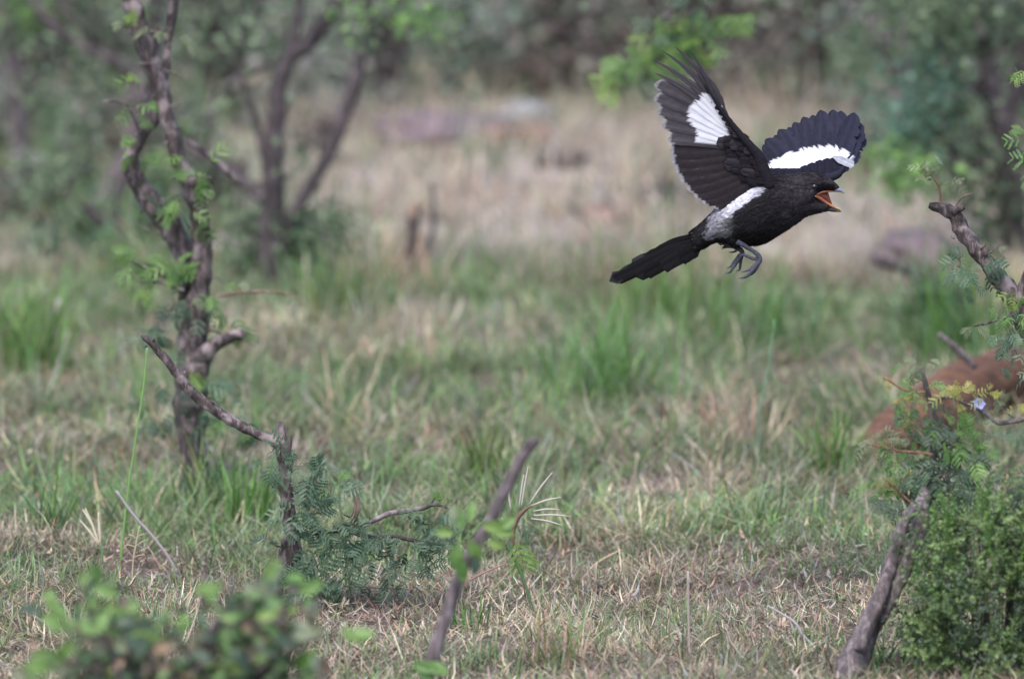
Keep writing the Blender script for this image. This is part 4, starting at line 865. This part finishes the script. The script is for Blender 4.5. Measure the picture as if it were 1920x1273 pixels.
# ------------------------------------------------------------------ THE BIRD
YBD = 13.6
def B(p): return P(p[0], p[1], YBD + p[2] / 1569.0)
bo = B((1400, 420, 0))
bird = thing('bird', bo, 'black bird with white wing patches flying right with its beak wide open', 'bird')
def inpoly(x, y, poly):
    c = False; j = len(poly) - 1
    for i in range(len(poly)):
        xi, yi = poly[i]; xj, yj = poly[j]
        if (yi > y) != (yj > y) and x < (xj - xi) * (y - yi) / (yj - yi) + xi: c = not c
        j = i
    return c
def build_body():
    sec = [((1296, 432), (1306, 472), 8), ((1312, 420), (1322, 466), 16), ((1331, 402), (1342, 456), 24), ((1352, 382), (1370, 459), 33), ((1385, 360), (1405, 462), 42), ((1418, 340), (1434, 457), 45),
           ((1450, 327), (1461, 441), 41), ((1478, 327), (1488, 424), 34), ((1502, 323), (1508, 408), 32), ((1524, 323), (1525, 382), 29), ((1541, 327), (1539, 363), 25), ((1557, 335), (1556, 360), 16), ((1568, 344), (1567, 359), 9), ((1574, 350), (1573, 358), 4)]
    jaw = [((1490, 350), (1500, 412), 26), ((1512, 366), (1520, 404), 22), ((1530, 369), (1536, 400), 17), ((1545, 377), (1550, 397), 11), ((1556, 384), (1560, 397), 7)]
    bm = bmesh.new()
    def loft(sec, ns=28):
        arr = catmull([(a[0], a[1], c[0], c[1], w_) for (a, c, w_) in sec], 4); rings = []
        for r in arr:
            cx, cy = (r[0] + r[2]) / 2, (r[1] + r[3]) / 2; hx, hy = (r[0] - r[2]) / 2, (r[1] - r[3]) / 2
            ring = []
            for k in range(ns):
                th = 2 * math.pi * k / ns; u = math.cos(th); v = math.sin(th)
                ring.append(bm.verts.new((cx + hx * u, cy + hy * u, max(r[4], 1) * v)))
            rings.append(ring)
        for i in range(len(rings) - 1):
            for k in range(ns): bm.faces.new((rings[i][k], rings[i][(k + 1) % ns], rings[i + 1][(k + 1) % ns], rings[i + 1][k]))
        bm.faces.new(rings[0][::-1]); bm.faces.new(rings[-1])
    loft(sec); loft(jaw)
    # thighs
    for (pts, d) in [([(1372, 440, 17), (1380, 456, 9), (1388, 462, 4)], -14), ([(1350, 438, 17), (1358, 452, 8), (1364, 458, 4)], 14)]:
        mb = MB(); tube(mb, [(p[0], p[1], d, p[2]) for p in pts], 12, 4)
        vv = [bm.verts.new(v) for v in mb.v]
        for f in mb.f: bm.faces.new([vv[i] for i in f])
    bmesh.ops.recalc_face_normals(bm, faces=bm.faces)
    me = bpy.data.meshes.new('tmp'); bm.to_mesh(me); bm.free()
    o = bpy.data.objects.new('tmp', me); COL.objects.link(o)
    md = o.modifiers.new('r', 'REMESH'); md.mode = 'VOXEL'; md.voxel_size = 1.5
    sm = o.modifiers.new('s', 'SMOOTH'); sm.iterations = 6; sm.factor = .5
    dg = bpy.context.evaluated_depsgraph_get(); ev = o.evaluated_get(dg)
    m2 = bpy.data.meshes.new_from_object(ev)
    bpy.data.objects.remove(o); bpy.data.meshes.remove(me)
    m2.name = 'body'; co = np.zeros(len(m2.vertices) * 3); m2.vertices.foreach_get('co', co); co = co.reshape(-1, 3)
    no = np.zeros(len(m2.vertices) * 3); m2.vertices.foreach_get('normal', no); no = no.reshape(-1, 3)
    return m2, co, no
def segd(x, y, a, b_):
    ax, ay = a; bx, by = b_; dx, dy = bx - ax, by - ay; t = max(0, min(1, ((x - ax) * dx + (y - ay) * dy) / (dx * dx + dy * dy)))
    return math.hypot(x - ax - dx * t, y - ay - dy * t), t
def plum_col(x, y, d):
    n = mn.noise(Vector((x * .06, y * .16, d * .1))); n2 = mn.noise(Vector((x * .25, y * .5, d * .3)))
    c = np.array([.014, .0125, .014]); head = max(0, min(1, (x - 1440) / 60)); c = c * (1 - head) + np.array([.028, .024, .027]) * head
    c = c * (1 + .6 * n + .5 * n2)
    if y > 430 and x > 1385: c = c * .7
    if 1500 < x < 1530 and 355 < y < 375: c = c * 1.5
    if 1528 < x < 1565 and y < 358 and y > 345: c = c * .45
    if d < 14:
        w_ = 0
        for (a, b_, ra, rb_) in [((1428, 356), (1405, 363), 5, 9), ((1405, 363), (1372, 382), 10, 13), ((1372, 382), (1347, 406), 14, 10), ((1347, 406), (1336, 436), 9, 7)]:
            dd, t = segd(x, y, a, b_); r = ra + (rb_ - ra) * t; w_ = max(w_, 1 - max(0, dd + 6 * n + 5 * n2 - r) / 6)
        w_ = max(0, min(1, w_)); gr = max(0, 1 - math.hypot((x - 1358) / 24, (y - 425) / 24)) * .9
        hi = np.array([.55, .53, .60]) * (1 + .25 * n2) * (.33 + .67 * max(0, min(1, (x - 1350) / 25))) * (1 if x < 1420 else .6); c = c * (1 - w_) + hi * w_
        c = c + gr * .16 * (1 + n) * (1 - w_)
    return np.clip(c, .006, .8)
me, co, no = build_body()
cols = np.ones((len(co), 4), np.float32)
for i, (x, y, d) in enumerate(co): cols[i, :3] = plum_col(x, y, d)
W = np.array([B(p) - bo for p in co]); me.vertices.foreach_set('co', W.ravel())
a = me.color_attributes.new('Col', 'FLOAT_COLOR', 'POINT'); a.data.foreach_set('color', cols.ravel())
me.materials.clear(); me.materials.append(PLUMAGE); me.flip_normals(); me.polygons.foreach_set('use_smooth', [True] * len(me.polygons)); me.update()
link('body', me, bird)
# loose body feathers
mb = MB(); RR = random.Random(2); idx = list(range(len(co)))
for _ in range(5200):
    i = RR.choice(idx); x, y, d = co[i]; nx, ny, nd = -no[i] if False else no[i]
    if x > 1556: continue
    # lie back along the body axis
    ax = Vector((-1, .38 if x < 1470 else .15, 0)); nn = Vector((nx, ny, nd)); tdir = (ax - nn * ax.dot(nn))
    if tdir.length < .2: continue
    tdir.normalize(); ln_ = RR.uniform(5, 11) * (.6 if x > 1500 else 1.1); side = tdir.cross(nn).normalized() * RR.uniform(1.2, 2.6)
    p0 = Vector((x, y, d)) + nn * .2; p2 = p0 + tdir * ln_ + nn * RR.uniform(.3, 1.8); p1 = p0 + tdir * ln_ * .6 + nn * .9
    c = plum_col(x, y, d) * RR.uniform(.7, 1.5)
    mb.add([B(p0), B(p1 - side), B(p2), B(p1 + side)], [(0, 1, 2, 3)], tuple(np.clip(c, .006, .8)))
o = mb.build('body_feathers', FEATHER, bird); o['kind'] = 'stuff'

def feather(parent, root, tip, width, bow=0., shape='round', base=(.03, .026, .03), white=None, rim_light=0., name='feather', nt_=16, camber=2., lead=.32, seed=0, tipdark=None):
    RR = random.Random(seed); r = Vector(root); t = Vector(tip); ax = t - r; L = ax.length; d = ax.normalized()
    side = Vector((d.y, -d.x, 0)); side = side if side.length > 0 else Vector((1, 0, 0)); side.normalize()
    px_, py_ = RR.uniform(-3, 3), RR.uniform(-3, 3); notch = [(RR.uniform(.45, .9), RR.uniform(.10, .3)) for _ in range(2)]
    mb = MB(); us = [-1, -.93, -.6, -.3, -.04, .04, .45, .9, 1]; vs = []; cs = []
    for i in range(nt_ + 1):
        f = i / nt_
        if shape == 'round': wf = min(1, .35 + f * 3) * (math.sqrt(max(0, 1 - ((f - .80) / .20) ** 2)) if f > .80 else 1)
        elif shape == 'semi': wf = min(1, .35 + f * 3) * (max(0, 1 - ((f - .66) / .34) ** 1.8) ** .6 if f > .66 else 1)
        elif shape == 'blunt': wf = min(1, .3 + f * 2.5) * (max(.0, 1 - ((f - .93) / .07) ** 2) ** .5 if f > .93 else 1)
        else: wf = min(1, .4 + f * 4) * (1 if f < .36 else (1 - .5 * min(1, (f - .36) / .2)) * (1 if f < .6 else max(0, 1 - (f - .6) / .4) ** .8 + .03))
        c = r + ax * f + side * (-bow * 4 * f * (1 - f)) if False else r + ax * f - side * bow * 4 * f * (1 - f)
        for u in us:
            rag = 1 - (.10 * abs(mn.noise(Vector((f * 23, seed * 3.1, 1 if u > 0 else 5)))) * 2 if abs(u) > .85 else 0)
            for (nf, nd) in notch:
                if u < -.85: rag -= nd * max(0, 1 - abs(f - nf) / .035)
            wl = width * (lead if u > 0 else 1 - lead) * wf * rag; p = c + side * (u * wl) + Vector((0, 0, camber * (u * u) * wf + (.8 if abs(u) < .1 else 0)))
            # barbs sweep toward the tip
            p = p + d * (abs(u) * width * .22 * (1 - f)) ; vs.append(B(p))
            k = np.array(base) * (1 + .35 * mn.noise(Vector((f * 14 + seed, u * 3, 0)))) * (1.35 if abs(u) < .1 else 1) * (1.15 if u < -.3 else .8)
            if tipdark is not None: k = k * (tipdark[0] * (1 - f) + tipdark[1] * f)
            if white and inpoly(p.x + px_ + 2.5 * math.sin(u * 9 + seed), p.y + py_ + 2.5 * math.cos(u * 7 + seed), white): k = np.array([.74, .73, .78]) * (1 if abs(u) > .1 else .84) * (1 + .12 * mn.noise(Vector((f * 9, u * 4, seed))))
            if rim_light and (f > .90 and (f > .955 or abs(u) > .8) or (u <= -.93 and f > .72)): k = k * (1 - rim_light) + np.array([.55, .52, .55]) * rim_light  # pale rim light painted into the colour of feather tips and trailing edges
            cs.append(tuple(k))
    nu = len(us); fs = [(i * nu + j, i * nu + j + 1, (i + 1) * nu + j + 1, (i + 1) * nu + j) for i in range(nt_) for j in range(nu - 1)]
    mb.add(vs, fs, cs); return mb.build(name, FEATHER, parent)
# near wing
wing = bpy.data.objects.new('wing', None); COL.objects.link(wing); wing.parent = bird; wing.location = B((1440, 340, -30)) - bo; wing.empty_display_size = .01
WP = [(1318, 176), (1330, 182), (1348, 203), (1360, 223), (1366, 250), (1375, 272), (1305, 270), (1306, 250), (1299, 238), (1292, 226), (1293, 205), (1300, 192)]
prim = [((1352, 212), (1296, 98), 17, 3, 'point'), ((1358, 222), (1265, 88), 21, 9, 'point'), ((1364, 232), (1240, 95), 23, 12, 'point'), ((1369, 240), (1226, 114), 25, 11, 'point'), ((1374, 247), (1226, 137), 30, 9, 'point'),
        ((1378, 254), (1226, 158), 33, 8, 'round'), ((1382, 260), (1225, 185), 35, 7, 'round'), ((1386, 265), (1231, 210), 36, 6, 'round'), ((1389, 270), (1241, 236), 36, 5, 'round'), ((1393, 276), (1252, 262), 36, 3, 'round')]
for i, (a_, b_, w_, bw, sh) in enumerate(prim):
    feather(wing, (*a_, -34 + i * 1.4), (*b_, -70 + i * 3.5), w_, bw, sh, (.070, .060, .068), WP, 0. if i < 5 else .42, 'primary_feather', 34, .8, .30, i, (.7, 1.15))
sec_ = [((1402, 285), (1256, 283)), ((1409, 293), (1258, 302)), ((1415, 302), (1265, 320)), ((1421, 311), (1275, 338)), ((1426, 320), (1287, 354)), ((1430, 328), (1301, 368)), ((1434, 336), (1316, 379)), ((1438, 343), (1335, 386)), ((1440, 347), (1358, 384))]
for i, (a_, b_) in enumerate(sec_):
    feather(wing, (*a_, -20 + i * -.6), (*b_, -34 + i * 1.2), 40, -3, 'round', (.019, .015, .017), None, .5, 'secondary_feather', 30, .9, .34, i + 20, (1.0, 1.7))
k = 0
for row, (ln_, w_, dd) in enumerate([(58, 20, -27), (42, 18, -30), (26, 14, -33)]):
    for j in range(9 - row):
        f = j / (8 - row); a_ = (1400 + f * 40 + row * 3, 262 + f * 84 - row * 2)
        ang = math.radians(188 - f * 22); e = (a_[0] + math.cos(ang) * ln_ * (1 + .2 * math.sin(j * 5.3 + row)), a_[1] - math.sin(ang) * ln_ + 4 * math.sin(j * 3.7 + row * 2)); w_ = [24, 20, 15][row] * (1 + .2 * math.sin(j * 2.9))
        feather(wing, (*a_, dd), (*e, dd - 2), w_, -1, 'round', (.015, .013, .016) if (j * 7 + row * 3) % 5 else (.035, .028, .036), None, 0, 'covert_feather', 8, .5, .4, 50 + k); k += 1
for j in range(9):
    f = j / 8; a_ = (1398 - f * 62, 256 - f * 76); e = (a_[0] - 26 + 10 * f, a_[1] - 2 + 4 * f - 12 * f)
    feather(wing, (*a_, -36), (*e, -40), 12 - 5 * f, 0, 'round', (.030, .026, .032), None, 0, 'covert_feather', 8, 1., .4, 80 + j)
m = MB(); tube(m, [(*B((1446, 352, -26)), 12 / 1569), (*B((1432, 318, -28)), 12 / 1569), (*B((1420, 290, -31)), 10 / 1569), (*B((1392, 258, -35)), 7 / 1569), (*B((1364, 222, -40)), 4.5 / 1569), (*B((1340, 188, -45)), 3 / 1569), (*B((1322, 160, -50)), 1.6 / 1569)], 14, 6, .15, .1, 120, col=(.018, .016, .02))
m.build('wing_arm', PLUMAGE, wing)
# far wing
fw = bpy.data.objects.new('wing', None); COL.objects.link(fw); fw.parent = bird; fw.location = B((1500, 330, 30)) - bo; fw.empty_display_size = .01
fw['label'] = 'far wing, blue black with a curved white band'
FP = [(1436, 318), (1446, 305), (1462, 296), (1480, 286), (1498, 279), (1515, 276), (1540, 274), (1560, 275), (1580, 282), (1601, 293), (1596, 303), (1575, 300), (1540, 304), (1510, 318), (1470, 322)]
tips = [(1430, 288), (1429, 274), (1437, 261), (1449, 253), (1462, 246), (1475, 238), (1489, 231), (1505, 222), (1521, 215), (1539, 210), (1558, 207), (1578, 209), (1598, 216), (1612, 230), (1612, 252)]
for i, tp in enumerate(tips):
    f = i / (len(tips) - 1); rt = (1462 + 118 * f ** .9, 338 - 24 * f)
    jt = (math.sin(i * 2.7) * 2.5, math.cos(i * 3.9) * 2.5); tp = (tp[0] + jt[0] + 2 * f, tp[1] + jt[1] - 3 * f)
    feather(fw, (*rt, 62 - 1.2 * i), (*tp, 130 + i * 2), 38 + 2 * f, 4 - 9 * f, 'semi', (.022, .022, .038), FP, 0, 'flight_feather', 32, .8, .34, 110 + i)
for i in range(11):
    f = i / 10; rt = (1448 + 128 * f, 350 - 20 * f); x = 1440 + 140 * f
    ty = np.interp(x, [1440, 1495, 1515, 1543, 1564, 1585], [316, 316, 308, 298, 294, 298])
    feather(fw, (*rt, 48), (x - 4 + 4 * f, float(ty), 52), 24, 0, 'round', (.020, .020, .034), None, 0, 'covert_feather', 10, 1.5, .4, 140 + i)
feather(fw, (1560, 293, 46), (1602, 311, 48), 15, 0, 'blunt', (.5, .5, .56), None, 0, 'alula_feather', 10, 1, .5, 160)
m = MB(); tube(m, [(*B((1470, 345, 34)), 12 / 1569), (*B((1520, 340, 44)), 10 / 1569), (*B((1565, 330, 48)), 8 / 1569), (*B((1579, 318, 50)), 5 / 1569), (*B((1588, 300, 60)), 2.5 / 1569), (*B((1603, 285, 80)), 1.2 / 1569)], 12, 6, .1, col=(.022, .022, .035))
m.build('wing_arm', PLUMAGE, fw)
# tail
tail = bpy.data.objects.new('tail', None); COL.objects.link(tail); tail.parent = bird; tail.location = B((1305, 450, 0)) - bo; tail.empty_display_size = .01
for i, (rt, tp, w_, dd) in enumerate([((1308, 438), (1182, 501), 24, 1.5), ((1309, 441), (1184, 505), 26, 1), ((1312, 447), (1142, 528), 26, -.4), ((1313, 450), (1149, 528), 26, .3), ((1314, 453), (1192, 520), 28, -.8), ((1315, 456), (1207, 516), 28, -1.2), ((1316, 458), (1240, 503), 30, -1.6), ((1318, 461), (1275, 487), 30, -2)]):
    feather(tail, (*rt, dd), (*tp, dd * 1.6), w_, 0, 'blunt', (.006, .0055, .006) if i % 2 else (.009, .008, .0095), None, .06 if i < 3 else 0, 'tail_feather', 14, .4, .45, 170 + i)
# beak, mouth, eye
def loft_px(rows, ns=12, col=None, name='', mat=None, parent=None):
    m = MB(); arr = catmull([tuple(map(float, r)) for r in rows], 4); vs = []
    for r in arr:
        hx, hy = (r[0] - r[2]) / 2, (r[1] - r[3]) / 2; cx, cy = (r[0] + r[2]) / 2, (r[1] + r[3]) / 2
        for k in range(ns):
            th = 2 * math.pi * k / ns; vs.append(B((cx + hx * math.cos(th), cy + hy * math.cos(th), r[4] * math.sin(th) + r[5])))
    n_ = len(arr); fs = [(i * ns + k, i * ns + (k + 1) % ns, (i + 1) * ns + (k + 1) % ns, (i + 1) * ns + k) for i in range(n_ - 1) for k in range(ns)]
    fs += [tuple(range(ns - 1, -1, -1)), tuple((n_ - 1) * ns + k for k in range(ns))]
    cs = [tuple(col(*((arr[i // ns][:2] + arr[i // ns][2:4]) / 2))) for i in range(len(vs))] if callable(col) else col
    m.add(vs, fs, cs); return m.build(name, mat, parent)
loft_px([(1556, 347, 1552, 360, 10, 0), (1565, 349, 1562, 360, 8, 0), (1573, 352, 1570, 360.5, 6, 0), (1579, 356, 1577, 361, 3.2, 0), (1583, 361, 1582, 363.5, 1, 0)], 12, lambda x, y: (.10, .10, .13) if x < 1566 else (.22, .23, .30), 'upper_beak', HORN, bird)
loft_px([(1543, 383, 1547, 395, 9, 0), (1553, 387, 1556, 397, 8, 0), (1562, 391, 1564, 398, 6, 0), (1570, 393, 1570, 398, 3.5, 0), (1578, 396, 1577, 398, 1, 0)], 12, lambda x, y: (.03, .028, .033) if x < 1567 else (.10, .07, .04), 'lower_beak', HORN, bird)
def mcol(x, y): return (.55, .20, .05) if x > 1552 else (.48, .20, .12)
loft_px([(1527, 364, 1528, 371, 16, -9), (1537, 367, 1538, 377, 14, -6), (1546, 374, 1548, 384, 10, -3), (1555, 381, 1557, 389, 7, 0), (1565, 387, 1566, 392, 6, 0), (1575, 392, 1575, 394.5, 3, 0)], 12, lambda x, y: (.30, .10, .06) if x < 1548 else ((.38, .13, .04) if x < 1566 else (.48, .30, .10)), 'gape_rim', SKIN, bird)
loft_px([(1531, 363, 1531, 368, 15, -8), (1540, 358.5, 1541, 363, 13, -6), (1551, 357.5, 1551, 361, 11, -4), (1562, 358, 1562, 360.5, 7, -1)], 10, (.42, .15, .08), 'palate', SKIN, bird)
loft_px([(1531, 364, 1532, 368, 6, -4), (1538, 360, 1540, 374, 9, 2), (1546, 359, 1550, 381, 8, 5), (1551, 360, 1557, 386, 5, 6), (1553, 361, 1562, 388, 2, 6)], 14, (.22, .045, .02), 'throat', SKIN, bird)
loft_px([(1536, 368, 1537, 371, 3, -3), (1545, 374, 1545, 377, 4, -3), (1556, 382, 1556, 384, 3, -3), (1562, 386, 1562, 387, 1, -3)], 8, (.60, .22, .08), 'tongue', SKIN, bird)
def ball(name, c, r, mat, col, parent):
    bm = bmesh.new(); bmesh.ops.create_icosphere(bm, subdivisions=3, radius=r / 1569.); m = MB(); q = B(c)
    m.add([q + v.co for v in bm.verts], [[v.index for v in f.verts] for f in bm.faces], col); bm.free(); return m.build(name, mat, parent)
EYE = col_mat('eye', .05, 0., .9)
ball('eye', (1527, 350, -26), 5.2, EYE, (.004, .003, .003), bird)
# legs
def leg(tars, toes, d):
    m = MB(); tube(m, [(*B((p[0], p[1], d)), p[2] / 1569.) for p in tars], 10, 6, .22, 0, 500, col=(.085, .085, .125)); lg_ = m.build('leg', SCALE, bird)
    for i, t_ in enumerate(toes):
        m = MB(); n_ = len(t_); tube(m, [(*B((p[0], p[1], d + (i - 1) * 4)), p[2] / 1569.) for p in t_], 9, 6, .25, 0, 600, col=(.07, .072, .11)); m.build('toe', SCALE, lg_)
leg([(1382, 452, 6), (1398, 462, 4.4), (1412, 471, 4), (1421, 478, 4.6), (1425, 486, 4.6), (1424, 493, 4)],
    [[(1424, 490, 4.5), (1415, 502, 4.2), (1407, 512, 3.6), (1398, 519, 2.8), (1392, 521, 1.6), (1384, 522, .5)], [(1422, 490, 3.6), (1411, 502, 3.2), (1402, 507, 2.4), (1396, 509, 1.3), (1390, 510, .5)], [(1424, 486, 3.8), (1412, 485, 3.4), (1402, 481, 3), (1393, 478, 2.2), (1388, 480, 1)], [(1424, 491, 3), (1418, 504, 2.8), (1411, 513, 2.2), (1402, 518, 1)]], -22)
leg([(1350, 448, 6), (1362, 456, 5), (1376, 462, 4.6), (1388, 468, 5), (1392, 474, 4.6), (1389, 480, 4)],
    [[(1390, 478, 4.2), (1382, 490, 4), (1375, 501, 3.2), (1370, 509, 2.4), (1365, 512, 1.5), (1360, 513.5, .5)], [(1388, 477, 3.6), (1378, 490, 3.2), (1372, 498, 2.5), (1368, 501, 1.4), (1363, 502, .5)], [(1391, 478, 3.6), (1389, 490, 3), (1388, 500, 2.6), (1386, 506, 1.8), (1380, 509, .5)], [(1376, 463, 3.4), (1367, 463, 2.8), (1360, 464, 2), (1353, 467, .6)], [(1382, 470, 2.4), (1374, 473, 1.6), (1366, 473, .6)]], 4)
